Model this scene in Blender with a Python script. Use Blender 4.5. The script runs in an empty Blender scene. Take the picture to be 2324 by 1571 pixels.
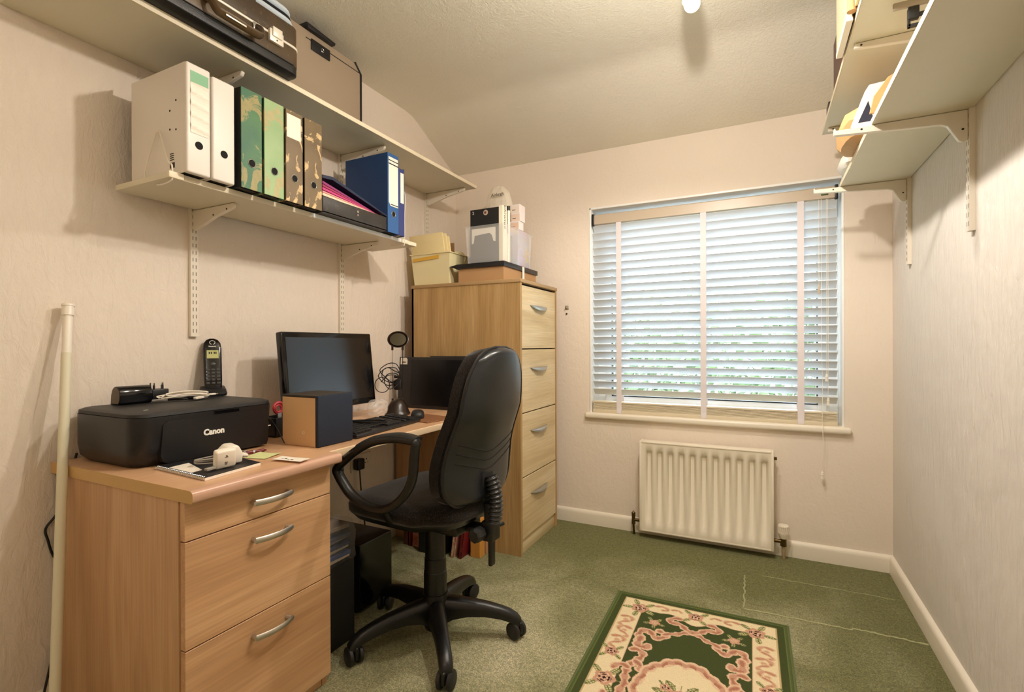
import bpy, bmesh, math, random
import numpy as np
from mathutils import Vector, Matrix
random.seed(7)
SC = bpy.context.scene
COL = SC.collection

# ------------------------------------------------------------------ camera, world, lights, exposure
YAW, PITCH, ROLL = math.radians(26.4662), math.radians(-0.11), math.radians(-0.194)
CAMH = 1.05
F_ = Vector((-math.sin(YAW)*math.cos(PITCH), math.cos(YAW)*math.cos(PITCH), math.sin(PITCH)))
R0 = Vector((math.cos(YAW), math.sin(YAW), 0)); U0 = R0.cross(F_)
R_ = R0*math.cos(ROLL)+U0*math.sin(ROLL); U_ = -R0*math.sin(ROLL)+U0*math.cos(ROLL)
cam = bpy.data.cameras.new('camera'); cam.sensor_width = 36; cam.lens = 36*1133.9/2324
cam.clip_start = 0.02
co = bpy.data.objects.new('camera', cam); COL.objects.link(co)
m = Matrix.Identity(4)
for i in range(3):
    m[i][0] = R_[i]; m[i][1] = U_[i]; m[i][2] = -F_[i]
m[0][3], m[1][3], m[2][3] = 0, 0, CAMH
co.matrix_world = m
SC.camera = co

W = bpy.data.worlds.new('world'); SC.world = W; W.use_nodes = True
bg = W.node_tree.nodes['Background']
bg.inputs[0].default_value = (0.74, 0.87, 1.0, 1); bg.inputs[1].default_value = 14.0

SC.view_settings.view_transform = 'Standard'
SC.view_settings.look = 'None'
SC.view_settings.exposure = 0.08
SC.view_settings.gamma = 1.0
SC.view_settings.use_curve_mapping = False
SC.cycles.use_denoising = True
SC.cycles.max_bounces = 12
SC.cycles.diffuse_bounces = 8
SC.cycles.transparent_max_bounces = 16
SC.cycles.sample_clamp_indirect = 8
SC.cycles.caustics_reflective = False; SC.cycles.caustics_refractive = False

def lamp(name, loc, power, col, r):
    l = bpy.data.lights.new(name, 'POINT'); l.energy = power; l.color = col; l.shadow_soft_size = r
    o = bpy.data.objects.new(name, l); COL.objects.link(o); o.location = loc
    return o
WARM = (1.0, 0.915, 0.83)
sl_ = bpy.data.lights.new('bulb_or_fill_light', 'SPOT'); sl_.energy = 38; sl_.color = WARM; sl_.shadow_soft_size = 0.03; sl_.spot_size = math.radians(150); sl_.spot_blend = 0.5
so_ = bpy.data.objects.new('bulb_or_fill_light', sl_); COL.objects.link(so_); so_.location = (-0.215, 1.87, 2.205); so_.rotation_euler = (0, 0.12, 0)
lamp('bulb_or_fill_light', (-0.17, 1.30, 2.14), 36, WARM, 0.03)
lamp('bulb_or_fill_light', (-0.10, -0.35, 2.14), 9, WARM, 0.05)  # unseen fill lamp added behind the camera to brighten the room

XL, XR, YW, YN = -1.825, 0.541, 2.827, -0.95
DH = 0.72

# ------------------------------------------------------------------ materials
def nodes(name):
    mt = bpy.data.materials.new(name); mt.use_nodes = True
    nt = mt.node_tree
    return mt, nt, nt.nodes['Principled BSDF']
def hexc(h):
    v = [int(h[i:i+2], 16)/255 for i in (0, 2, 4)]
    return tuple(((c+0.055)/1.055)**2.4 if c > 0.04045 else c/12.92 for c in v)+(1,)
def C4(c): return c if len(c) == 4 else tuple(c)+(1,)
def plain(name, c, rough=0.5, metal=0.0, spec=0.5, bump=0, bscale=200, vary=0.0, **kw):
    mt, nt, b = nodes(name)
    c = hexc(c) if isinstance(c, str) else C4(c)
    b.inputs['Base Color'].default_value = c
    b.inputs['Roughness'].default_value = rough; b.inputs['Metallic'].default_value = metal
    b.inputs['Specular IOR Level'].default_value = spec
    for k, v in kw.items(): b.inputs[k.replace('_', ' ')].default_value = v
    tc = nt.nodes.new('ShaderNodeTexCoord')
    nz = nt.nodes.new('ShaderNodeTexNoise'); nz.inputs['Scale'].default_value = bscale if bump else 12; nz.inputs['Detail'].default_value = 4
    nt.links.new(tc.outputs['Object'], nz.inputs['Vector'])
    if bump:
        bp = nt.nodes.new('ShaderNodeBump'); bp.inputs['Strength'].default_value = bump; bp.inputs['Distance'].default_value = 0.002
        nt.links.new(nz.outputs['Fac'], bp.inputs['Height']); nt.links.new(bp.outputs['Normal'], b.inputs['Normal'])
    if vary:
        mx = nt.nodes.new('ShaderNodeMix'); mx.data_type = 'RGBA'
        mx.inputs[6].default_value = tuple(x*(1-vary) for x in c[:3])+(1,)
        mx.inputs[7].default_value = tuple(min(1, x*(1+vary)) for x in c[:3])+(1,)
        nt.links.new(nz.outputs['Fac'], mx.inputs[0]); nt.links.new(mx.outputs[2], b.inputs['Base Color'])
    return mt
def ramp(nt, fac, stops, interp='LINEAR'):
    r = nt.nodes.new('ShaderNodeValToRGB'); r.color_ramp.interpolation = interp
    e = r.color_ramp.elements
    while len(e) < len(stops): e.new(0.5)
    for k, (p, c) in enumerate(stops):
        e[k].position = p; e[k].color = hexc(c) if isinstance(c, str) else C4(c)
    nt.links.new(fac, r.inputs[0]); return r.outputs[0]
def noise(nt, scale, vec_scale=(1, 1, 1), detail=4, rough=0.5, dist=0.0, rot=(0, 0, 0)):
    tc = nt.nodes.new('ShaderNodeTexCoord'); mp = nt.nodes.new('ShaderNodeMapping')
    mp.inputs['Scale'].default_value = vec_scale; mp.inputs['Rotation'].default_value = rot
    nt.links.new(tc.outputs['Object'], mp.inputs[0])
    nz = nt.nodes.new('ShaderNodeTexNoise'); nz.inputs['Scale'].default_value = scale
    nz.inputs['Detail'].default_value = detail; nz.inputs['Roughness'].default_value = rough; nz.inputs['Distortion'].default_value = dist
    nt.links.new(mp.outputs[0], nz.inputs['Vector']); return nz.outputs['Fac']
def mixc(nt, fac, a, b_, mode='MIX'):
    mx = nt.nodes.new('ShaderNodeMix'); mx.data_type = 'RGBA'; mx.blend_type = mode
    for s, v in ((0, fac), (6, a), (7, b_)):
        if hasattr(v, 'links'): nt.links.new(v, mx.inputs[s])
        elif s == 0: mx.inputs[0].default_value = v
        else: mx.inputs[s].default_value = hexc(v) if isinstance(v, str) else C4(v)
    return mx.outputs[2]
def bumpn(nt, b, h, strength, dist):
    bp = nt.nodes.new('ShaderNodeBump'); bp.inputs['Strength'].default_value = strength; bp.inputs['Distance'].default_value = dist
    nt.links.new(h, bp.inputs['Height']); nt.links.new(bp.outputs['Normal'], b.inputs['Normal'])
def add(nt, a, b_, k=1.0):
    mt = nt.nodes.new('ShaderNodeMath'); mt.operation = 'MULTIPLY_ADD'
    nt.links.new(b_, mt.inputs[0]); mt.inputs[1].default_value = k; nt.links.new(a, mt.inputs[2]); return mt.outputs[0]

def wood(name, cols, axis, scale=1.0, rough=0.45, fine=0.5, coat=0.0):
    """cols dark, mid, light; axis = grain direction 0,1,2"""
    mt, nt, b = nodes(name)
    vs = [9, 9, 9]; vs[axis] = 0.9
    fs = [90, 90, 90]; fs[axis] = 2.5
    n1 = noise(nt, 0.9*scale, vs, 3, 0.5, 1.2)
    n2 = noise(nt, 1.6*scale, fs, 3, 0.6, 0.2)
    c = ramp(nt, n1, [(0.3, cols[0]), (0.5, cols[1]), (0.7, cols[2])])
    c2 = ramp(nt, n2, [(0.35, (1-fine*0.45,)*3), (0.65, (1.0,)*3)])
    nt.links.new(mixc(nt, 0.7, c, c2, 'MULTIPLY'), b.inputs['Base Color'])
    b.inputs['Roughness'].default_value = rough; b.inputs['Coat Weight'].default_value = coat
    return mt

M = {}
def wallmat(name, col, stretch, strength, scale):
    mt, nt, b = nodes(name)
    a = noise(nt, scale, stretch, 6, 0.62, 0.8); bb = noise(nt, scale*0.18, (1, 1, 1), 3, 0.5, 0.4)
    c = noise(nt, 1.3, (1, 1, 1), 2)
    c0 = hexc(col); dk = tuple(x*0.93 for x in c0[:3])
    nt.links.new(ramp(nt, c, [(0.35, dk), (0.65, c0)]), b.inputs['Base Color'])
    b.inputs['Roughness'].default_value = 0.85; b.inputs['Specular IOR Level'].default_value = 0.25
    bumpn(nt, b, add(nt, a, bb, 0.8), strength, 0.012)
    return mt
M['wall'] = wallmat('wallpaper_anaglypta', 'e9ddcf', (1, 1, 0.42), 0.5, 42)
M['wall_f'] = wallmat('wallpaper_far', 'e9ddcf', (1, 1, 0.5), 0.22, 40)
M['wall_r'] = wallmat('wallpaper_right_cooled', 'e2dcd4', (1, 1, 0.22), 0.55, 46)  # same wallpaper, greyed to paint in the cooler window light
M['ceil'] = wallmat('ceiling_artex', 'e5dfcf', (1, 1, 1), 0.35, 75)
M['white_gloss'] = plain('white_gloss_paint', 'e8e0d0', 0.35, vary=0.03)
M['upvc'] = plain('white_upvc', 'f2f4f4', 0.3)
M['seal'] = plain('window_seal', '30343a', 0.6)
M['slat'] = plain('blind_slat', 'd6d9da', 0.4, Transmission_Weight=0.0)
M['slat_shade'] = plain('blind_stack_shade', 'd8ccb2', 0.45)  # tan tint paints in shade on white slats lit only from the room
M['tape'] = plain('ladder_tape', 'e2dce0', 0.8)
M['rail_shaded'] = plain('headrail', 'c2b39f', 0.35)  # beige darkened to put the headrail's shading into its colour
M['black'] = plain('black_plastic', '17171a', 0.38, bump=0.05, bscale=400)
M['black_soft'] = plain('black_satin_plastic', '1d1d1d', 0.5, bump=0.15, bscale=350)
M['black_gloss'] = plain('black_gloss', '0b0b0d', 0.12)
M['steel'] = plain('brushed_steel', 'c9c4ba', 0.42, 1.0)
M['chrome'] = plain('chrome', 'c9c9c9', 0.15, 1.0)
M['brass'] = plain('old_brass', '6b5a3a', 0.4, 1.0)
M['shelf'] = plain('shelf_melamine', 'd9d3bd', 0.38, vary=0.03)
M['shelf_edge'] = plain('shelf_edge_cream', 'e8dcc2', 0.45)
M['bracket'] = plain('bracket_enamel', 'e4dccd', 0.35)
M['slot_soft'] = plain('slot_shaded', '7d7263', 0.8)
M['slot'] = plain('slot_dark', '2a2420', 0.8)
M['beech_y'] = wood('beech_grain_along_y', ('bd9067', 'd2a67b', 'dcb389'), 1, 1.0, 0.42)
M['beech_z'] = wood('beech_grain_upright', ('b88e64', 'cba177', 'd8b188'), 2, 1.0, 0.45)
M['beech_x'] = wood('beech_grain_along_x', ('b98a5c', 'd0a170', 'dcb07f'), 0, 1.0, 0.45)
M['beech_top'] = wood('beech_worktop', ('d0a076', 'deb28a', 'e6bd96'), 1, 0.8, 0.3, 0.3)
M['beech_nose'] = wood('pink_beech_edging', ('c59b82', 'd0a78f', 'd8b19b'), 1, 0.8, 0.3, 0.2)
M['oak_z'] = wood('oak_grain_upright', ('ac8956', 'bd9a66', 'c9a877'), 2, 1.2, 0.5, 0.8)
M['oak_y'] = wood('oak_drawer_front', ('c9b184', 'd9c499', 'e3d1ab'), 1, 1.2, 0.45, 0.5)
M['oak_edge'] = plain('oak_edging', 'a98a60', 0.5)
M['gap'] = plain('shadow_gap', '15100c', 0.9)

# ------------------------------------------------------------------ mesh builder
def worldloc(o):
    v = Vector((0, 0, 0))
    while o is not None:
        v += o.location; o = o.parent
    return v
class MB:
    def __init__(s, mat=None): s.bm = bmesh.new(); s.m = mat or Matrix.Identity(4); s.sm = True
    def _v(s, p): return s.bm.verts.new(s.m @ Vector(p))
    def hull(s, pts, faces, bevel=0, seg=2):
        vs = [s._v(p) for p in pts]; fs = [s.bm.faces.new([vs[i] for i in f]) for f in faces]
        bmesh.ops.recalc_face_normals(s.bm, faces=fs)
        if bevel:
            es = list({e for f in fs for e in f.edges})
            bmesh.ops.bevel(s.bm, geom=es, offset=bevel, segments=seg, profile=0.5, affect='EDGES', clamp_overlap=True)
        return s
    def box(s, x0, x1, y0, y1, z0, z1, bevel=0, seg=2):
        p = [(x, y, z) for x in (x0, x1) for y in (y0, y1) for z in (z0, z1)]
        return s.hull(p, [(0, 1, 3, 2), (4, 6, 7, 5), (0, 4, 5, 1), (2, 3, 7, 6), (0, 2, 6, 4), (1, 5, 7, 3)], bevel, seg)
    def obox(s, c, size, R=None, bevel=0, seg=2):
        old = s.m; s.m = s.m @ Matrix.Translation(c) @ (R.to_4x4() if R else Matrix.Identity(4))
        a, b, d = [k/2 for k in size]; s.box(-a, a, -b, b, -d, d, bevel, seg); s.m = old; return s
    def prism(s, pts, axis, lo, hi, bevel=0, seg=2):
        """pts 2-D in the two remaining axes (order x,y,z without axis)"""
        def P(a, b, t):
            l = [a, b]; l.insert(axis, t); return l
        n = len(pts)
        P3 = [P(a, b, lo) for a, b in pts]+[P(a, b, hi) for a, b in pts]
        fs = [tuple(range(n)), tuple(range(2*n-1, n-1, -1))]+[(i, (i+1) % n, n+(i+1) % n, n+i) for i in range(n)]
        return s.hull(P3, fs, bevel, seg)
    def loft(s, rings, closed=True, cap=True):
        R = [[s._v(p) for p in r] for r in rings]; n = len(R[0]); fs = []
        for a, b in zip(R[:-1], R[1:]):
            for i in range(n if closed else n-1):
                fs.append(s.bm.faces.new((a[i], a[(i+1) % n], b[(i+1) % n], b[i])))
        if cap:
            fs.append(s.bm.faces.new(R[0][::-1])); fs.append(s.bm.faces.new(R[-1]))
        bmesh.ops.recalc_face_normals(s.bm, faces=fs); return s
    def tube(s, pts, r, seg=8, closed=False, squash=None):
        pts = [Vector(p) for p in pts]; n = len(pts)
        if not closed:
            pass
        T = []
        for i in range(n):
            a = pts[i-1] if (i > 0 or closed) else pts[i]; b = pts[(i+1) % n] if (i < n-1 or closed) else pts[i]
            T.append((b-a).normalized())
        up = Vector((0, 0, 1)) if abs(T[0].z) < 0.9 else Vector((1, 0, 0))
        nrm = (up-T[0]*up.dot(T[0])).normalized(); rings = []
        for i in range(n):
            nrm = (nrm-T[i]*nrm.dot(T[i]))
            nrm = nrm.normalized() if nrm.length > 1e-6 else T[i].orthogonal().normalized()
            bn = T[i].cross(nrm); rr = r[i] if isinstance(r, (list, tuple)) else r
            sa, sb = squash or (1, 1)
            rings.append([pts[i]+nrm*math.cos(2*math.pi*k/seg)*rr*sa+bn*math.sin(2*math.pi*k/seg)*rr*sb for k in range(seg)])
        if closed: rings.append(rings[0])
        return s.loft(rings, True, not closed)
    def cyl(s, p0, p1, r0, r1=None, seg=24): return s.tube([p0, p1], [r0, r0 if r1 is None else r1], seg)
    def lathe(s, prof, c=(0, 0, 0), seg=28, R=None):
        """prof [(r,z)]"""
        old = s.m; s.m = s.m @ Matrix.Translation(c) @ (R.to_4x4() if R else Matrix.Identity(4))
        s.loft([[(max(r, 1e-5)*math.cos(2*math.pi*k/seg), max(r, 1e-5)*math.sin(2*math.pi*k/seg), z) for k in range(seg)] for r, z in prof])
        s.m = old; return s
    def ell(s, c, rad, seg=20, rings=12, R=None):
        pr = [(math.sin(math.pi*i/rings), -math.cos(math.pi*i/rings)) for i in range(rings+1)]
        old = s.m; s.m = s.m @ Matrix.Translation(c) @ (R.to_4x4() if R else Matrix.Identity(4)) @ Matrix.Diagonal((*rad, 1))
        s.loft([[(max(r, 1e-4)*math.cos(2*math.pi*k/seg), max(r, 1e-4)*math.sin(2*math.pi*k/seg), z) for k in range(seg)] for r, z in pr])
        s.m = old; return s
    def quad(s, a, b, c, d): s.bm.faces.new([s._v(p) for p in (a, b, c, d)]); return s
    def build(s, name, mat, parent=None, angle=35, smooth=True):
        me = bpy.data.meshes.new(name)
        L = worldloc(parent) if parent is not None else Vector((0, 0, 0))
        if L.length: bmesh.ops.translate(s.bm, vec=-L, verts=s.bm.verts)
        s.bm.to_mesh(me); s.bm.free()
        if smooth and len(me.polygons):
            me.polygons.foreach_set('use_smooth', [True]*len(me.polygons))
            me.set_sharp_from_angle(angle=math.radians(angle))
        me.materials.append(M[mat] if isinstance(mat, str) else mat)
        o = bpy.data.objects.new(name, me); COL.objects.link(o)
        if parent is not None: o.parent = parent
        return o
def setp(o, label=None, cat=None, group=None, kind=None):
    for k, v in (('label', label), ('category', cat), ('group', group), ('kind', kind)):
        if v: o[k] = v
    return o
def thing(name, label, cat, loc=(0, 0, 0), group=None):
    o = bpy.data.objects.new(name, None); COL.objects.link(o); o.location = loc; o.empty_display_size = 0.05
    return setp(o, label, cat, group)
def solo(mb, name, mat, label, cat, loc, group=None, **kw):
    """a thing that is one mesh, origin at loc"""
    bmesh.ops.translate(mb.bm, vec=-Vector(loc), verts=mb.bm.verts)
    o = mb.build(name, mat, None, **kw); o.location = loc
    return setp(o, label, cat, group)
def struct(mb, name, mat, parent=None, **kw):
    o = mb.build(name, mat, parent, **kw)
    if parent is None: o['kind'] = 'structure'
    return o
def text(name, body, size, mat, origin, right, up, parent, extrude=0.0004, bold=0.0, align='CENTER', shear=0.0):
    cu = bpy.data.curves.new('t', 'FONT'); cu.body = body; cu.size = size; cu.extrude = extrude; cu.offset = bold
    cu.align_x = align; cu.align_y = 'CENTER'; cu.shear = shear; cu.resolution_u = 3
    tmp = bpy.data.objects.new('t', cu); COL.objects.link(tmp)
    me = bpy.data.meshes.new_from_object(tmp); bpy.data.objects.remove(tmp)
    right = Vector(right).normalized(); up = Vector(up).normalized(); n = right.cross(up)
    mm = Matrix.Identity(4)
    L = worldloc(parent) if parent is not None else Vector((0, 0, 0))
    o3 = Vector(origin)-L
    for i in range(3): mm[i][0] = right[i]; mm[i][1] = up[i]; mm[i][2] = n[i]; mm[i][3] = o3[i]
    me.transform(mm); me.name = name
    me.materials.clear(); me.materials.append(M[mat] if isinstance(mat, str) else mat)
    o = bpy.data.objects.new(name, me); COL.objects.link(o)
    if parent is not None: o.parent = parent
    return o
def copy_tree(o, parent=None):
    c = o.copy(); COL.objects.link(c)
    if parent is not None: c.parent = parent
    for ch in [k for k in bpy.data.objects if k.parent == o and k is not c]:
        copy_tree(ch, c)
    return c
def spline(pts, n=6, closed=False):
    """Catmull-Rom"""
    P = [Vector(p) for p in pts]; out = []; N = len(P)
    for i in range(N if closed else N-1):
        p0 = P[i-1] if (i > 0 or closed) else P[0]; p1 = P[i]; p2 = P[(i+1) % N]; p3 = P[(i+2) % N] if (i+2 < N or closed) else P[-1]
        for k in range(n):
            t = k/n
            out.append(0.5*((2*p1)+(-p0+p2)*t+(2*p0-5*p1+4*p2-p3)*t*t+(-p0+3*p1-3*p2+p3)*t**3))
    if not closed: out.append(P[-1])
    return out
def RZ(d): return Matrix.Rotation(math.radians(d), 3, 'Z')
def RX(d): return Matrix.Rotation(math.radians(d), 3, 'X')
def RY(d): return Matrix.Rotation(math.radians(d), 3, 'Y')

# ------------------------------------------------------------------ room shell
# carpet
mt, nt, b = nodes('green_carpet')
n1 = noise(nt, 210, (1, 1, 1), 5, 0.85); n2 = noise(nt, 2.2, (1, 1, 1), 4, 0.55, 0.6); n3 = noise(nt, 70, (1, 1, 1), 3, 0.7, 0.5)
tc = nt.nodes.new('ShaderNodeTexCoord'); sp = nt.nodes.new('ShaderNodeSeparateXYZ'); nt.links.new(tc.outputs['Object'], sp.inputs[0])
c1 = ramp(nt, n2, [(0.32, '9b9b70'), (0.5, 'c6c29d'), (0.70, 'ece4c8')])
c2 = ramp(nt, n1, [(0.38, (0.34, 0.36, 0.26)), (0.52, (0.92, 0.93, 0.86)), (0.64, (1.55, 1.50, 1.30))])
c3 = ramp(nt, n3, [(0.32, (0.66, 0.68, 0.60)), (0.66, (1.14, 1.12, 1.08))])
# paler in the middle of the room, darker green towards the far and right walls
def mmath(op, a, b_=None, c_=None):
    q = nt.nodes.new('ShaderNodeMath'); q.operation = op
    for i, v in enumerate((a, b_, c_)):
        if v is None: continue
        if hasattr(v, 'links'): nt.links.new(v, q.inputs[i])
        else: q.inputs[i].default_value = v
    return q.outputs[0]
edge = mmath('MULTIPLY', mmath('SMOOTH_MIN', mmath('SUBTRACT', 2.75, sp.outputs[1]), mmath('SUBTRACT', 0.75, sp.outputs[0]), 0.2), 1.35)
wob = mmath('MULTIPLY_ADD', n2, 1.1, -0.55)
tone_mix = mmath('ADD', edge, wob)
mr = nt.nodes.new('ShaderNodeMapRange'); mr.inputs[1].default_value = 0.35; mr.inputs[2].default_value = 1.25; nt.links.new(tone_mix, mr.inputs[0])
base = mixc(nt, mr.outputs[0], '86854f', c1)
w3 = mixc(nt, 1.0, base, c3, 'MULTIPLY'); w4 = mixc(nt, 1.0, w3, c2, 'MULTIPLY')
nt.links.new(w4, b.inputs['Base Color'])
b.inputs['Roughness'].default_value = 1.0; b.inputs['Specular IOR Level'].default_value = 0.05; b.inputs['Sheen Weight'].default_value = 0.15
bumpn(nt, b, add(nt, n1, n3, 1.5), 0.9, 0.006)
M['carpet'] = mt
M['carpet_seam'] = plain('carpet_seam_tuft', 'a5a57d', 1.0, spec=0.05, bump=1.0, bscale=180, vary=0.3)

fl = MB(); fl.box(XL-0.1, XR+0.1, YN-0.1, YW+0.1, -0.1, 0); fl = struct(fl, 'floor', 'carpet')
fs = MB()
def seam(a, b_, r=0.005):
    n = 26; pts = []
    for i in range(n+1):
        t = i/n; pts.append((a[0]+(b_[0]-a[0])*t+random.uniform(-.003, .003), a[1]+(b_[1]-a[1])*t+random.uniform(-.003, .003), 0.0))
    fs.tube(pts, [r*random.uniform(0.6, 1.1) for _ in pts], 6)
seam((-0.06, 2.182), (0.30, 2.192)); seam((0.30, 2.205), (XR-0.02, 2.2)); seam((-0.062, 2.19), (-0.068, 2.5), 0.004); seam((0.0, 2.53), (XR-0.05, 2.53), 0.002)
fs.build('carpet_ridge', 'carpet_seam', fl)

wl = MB(); wl.box(XL-0.1, XL, YN-0.1, YW+0.1, 0, 2.5); struct(wl, 'wall_left', 'wall')
wr = MB(); wr.box(XR, XR+0.1, YN-0.1, YW+0.1, 0, 2.5); struct(wr, 'wall_right', 'wall_r')
wn = MB(); wn.box(XL, XR, YN-0.1, YN, 0, 2.5); struct(wn, 'wall_near', 'wall')
WX0, WX1, WZ0, WZ1, WY = -0.898, 0.357, 0.655, 1.850, 2.985
wf = MB()
for (a, b_, c, d) in ((XL, WX0, 0, 2.5), (WX1, XR, 0, 2.5), (WX0, WX1, 0, WZ0), (WX0, WX1, WZ1, 2.5)):
    wf.box(a, b_, YW, YW+0.2, c, d)
struct(wf, 'wall_far', 'wall_f')
ce = MB(); ce.prism([(YN, 2.40), (2.30, 2.40), (2.36, 2.393), (2.41, 2.375), (YW, 2.180), (YW, 2.6), (YN, 2.6)], 0, XL, XR)
struct(ce, 'ceiling', 'ceil', angle=60)
# reveal lining and sill
tr = MB()
t = 0.012
tr.box(WX0, WX0+t, YW-0.004, YW+0.2, WZ0, WZ1, 0.003); tr.box(WX1-t, WX1, YW-0.004, YW+0.2, WZ0, WZ1, 0.003); tr.box(WX0, WX1, YW-0.004, YW+0.2, WZ1-t, WZ1, 0.003)
struct(tr, 'trim_1', 'upvc')
si = MB(); si.box(WX0-0.025, WX1+0.025, YW-0.028, YW-0.0005, 0.622, WZ0, 0.012, 4); si.box(WX0, WX1, YW-0.01, YW+0.2, 0.625, WZ0+0.001)
struct(si, 'trim_2', 'white_gloss')
def skirting(name, pts2, axis, lo, hi): 
    s_ = MB(); s_.prism(pts2, axis, lo, hi); struct(s_, name, 'white_gloss', angle=50)
SK = [(0, 0), (0.016, 0), (0.016, 0.058), (0.014, 0.068), (0.009, 0.075), (0, 0.079)]
skirting('baseboard_far', [(YW-a, z) for a, z in SK], 0, XL, XR)
skirting('baseboard_right', [(XR-a, z) for a, z in SK], 1, YN, YW-0.016)
skirting('baseboard_left', [(XL+a, z) for a, z in SK], 1, YN, YW-0.016)

# window: frame, sash, glass
wd = thing('window_1', None, None, ((WX0+WX1)/2, WY, WZ0)); wd['kind'] = 'structure'
fr = MB()
def frame(mb, x0, x1, z0, z1, y0, y1, w, bv=0.004):
    mb.box(x0, x0+w, y0, y1, z0, z1, bv); mb.box(x1-w, x1, y0, y1, z0, z1, bv)
    mb.box(x0+w-0.001, x1-w+0.001, y0, y1, z0, z0+w, bv); mb.box(x0+w-0.001, x1-w+0.001, y0, y1, z1-w, z1, bv)
frame(fr, WX0+t, WX1-t, WZ0, WZ1-t, WY-0.03, WY+0.035, 0.055)
fr.build('window_frame', 'upvc', wd)
fr = MB(); frame(fr, WX0+0.062, WX1-0.062, WZ0+0.05, WZ1-0.062, WY-0.045, WY+0.02, 0.042)
sash = fr.build('sash', 'upvc', wd)
fr = MB(); frame(fr, WX0+0.100, WX1-0.100, WZ0+0.088, WZ1-0.100, WY-0.047, WY-0.02, 0.006, 0); fr.build('seal', 'seal', sash)
mt, nt, b = nodes('window_glass')
nt.nodes.remove(b); gl = nt.nodes.new('ShaderNodeBsdfGlossy'); gl.inputs['Roughness'].default_value = 0.02
trn = nt.nodes.new('ShaderNodeBsdfTransparent'); fz = nt.nodes.new('ShaderNodeFresnel'); fz.inputs[0].default_value = 1.25
mx = nt.nodes.new('ShaderNodeMixShader'); nt.links.new(fz.outputs[0], mx.inputs[0]); nt.links.new(trn.outputs[0], mx.inputs[1]); nt.links.new(gl.outputs[0], mx.inputs[2])
nt.links.new(mx.outputs[0], nt.nodes['Material Output'].inputs[0]); M['glass'] = mt
g = MB(); g.box(WX0+0.1, WX1-0.1, WY-0.03, WY-0.022, WZ0+0.088, WZ1-0.1); g.build('pane', 'glass', sash)

# ------------------------------------------------------------------ outside the window
M['leaf'] = plain('hedge_leaf', '62734f', 0.6, vary=0.35)
hd = MB()
rr = random.Random(3)
for i in range(7000):
    x = rr.uniform(-4.6, 1.9); z = rr.uniform(-0.2, 1.75); y = 6.0+rr.random()**2*0.7+0.25*math.sin(x*3)+0.2*math.sin(z*4+x)
    if z > 1.35+0.25*math.sin(x*2.3) and rr.random() < 0.6: continue
    s_ = rr.uniform(0.05, 0.11)
    a = Vector((rr.uniform(-1, 1), rr.uniform(-1, 1), rr.uniform(-1, 1))).normalized(); b2 = a.orthogonal().normalized(); c2_ = a.cross(b2)
    c = Vector((x, y, z)); hd.quad(c-b2*s_, c+c2_*s_*0.45, c+b2*s_, c-c2_*s_*0.45)
setp(hd.build('garden_hedge', 'leaf', None, smooth=False), 'green leafy hedge outside, seen between the blind slats', 'hedge', kind='stuff')
M['lawn'] = plain('pale_paving', 'aeb8a0', 0.9, vary=0.15)
gd = MB(); gd.box(-9, 6, 3.4, 12, -0.35, -0.3); setp(gd.build('garden_ground', 'lawn'), kind='structure')

# ------------------------------------------------------------------ venetian blind
bl = thing('venetian_blind', 'white wide-slat venetian blind hanging in the window', 'blind', (-0.275, 2.85, 1.81))
BX0, BX1, BY = -0.882, 0.331, 2.853
hr = MB(); hr.prism([(2.826, 1.752), (2.832, 1.748), (2.880, 1.748), (2.880, 1.808), (2.834, 1.808), (2.828, 1.802)], 0, BX0+0.012, BX1-0.012)
hrail = hr.build('headrail', 'rail_shaded', bl)
for x in (BX0, BX1-0.012):
    e = MB(); e.box(x-0.001, x+0.013, 2.822, 2.882, 1.742, 1.812, 0.003); setp(e.build('end_cap', 'black', bl), 'black end cap')
e = MB(); e.box(0.262, 0.292, 2.8235, 2.8275, 1.766, 1.794, 0.001); setp(e.build('maker_badge', plain('badge', '4d5a2c', 0.4), hrail), 'small green badge')
sl = MB(); pitch = 0.0432; z = 1.728; TA = math.radians(44)
while z > 0.735:
    Rm = Matrix.Rotation(-TA, 3, 'X')
    pr = [(-0.025, 0.0), (-0.0125, 0.0018), (0, 0.0024), (0.0125, 0.0018), (0.025, 0.0), (0.025, -0.0026), (0, -0.0006), (-0.025, -0.0026)]
    old = sl.m; sl.m = Matrix.Translation((0, BY, z)) @ Rm.to_4x4(); sl.prism(pr, 0, BX0+0.002, BX1-0.002); sl.m = old
    z -= pitch
sl.build('slats', 'slat', bl, angle=60)
st = MB()
for k in range(6): st.box(BX0+0.003, BX1-0.003, BY-0.025, BY+0.025, 0.676+k*0.0058, 0.6805+k*0.0058, 0.0015, 1)
st.box(BX0+0.003, BX1-0.003, BY-0.026, BY+0.025, 0.7115, 0.722, 0.002)
setp(st.build('stacked_slats', 'slat_shade', bl), 'stack of closed slats, shade painted in tan')
br_ = MB(); br_.box(BX0+0.002, BX1-0.002, BY-0.027, BY+0.026, 0.6555, 0.6755, 0.003); br_.build('bottom_rail', 'slat_shade', bl)
for x in (-0.725, -0.272, 0.176):
    tp = MB(); tp.box(x-0.0145, x+0.0145, BY-0.030, BY-0.0285, 0.668, 1.750); tp.box(x-0.0145, x+0.0145, BY+0.0285, BY+0.030, 0.668, 1.75)
    tp.box(x-0.013, x+0.013, BY-0.0315, BY-0.028, 0.657, 0.686, 0.001)
    tp.build('ladder_tape', 'tape', bl)
M['cord'] = plain('cord', 'ece6da', 0.8)
def acorn(c, par):
    a = MB(); a.lathe([(0.001, 0.036), (0.005, 0.034), (0.0045, 0.028), (0.0065, 0.024), (0.0045, 0.016), (0.0075, 0.004), (0.0065, 0.0), (0.001, -0.001)], c, 14); a.build('cord_pull', 'cord', par)
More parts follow.
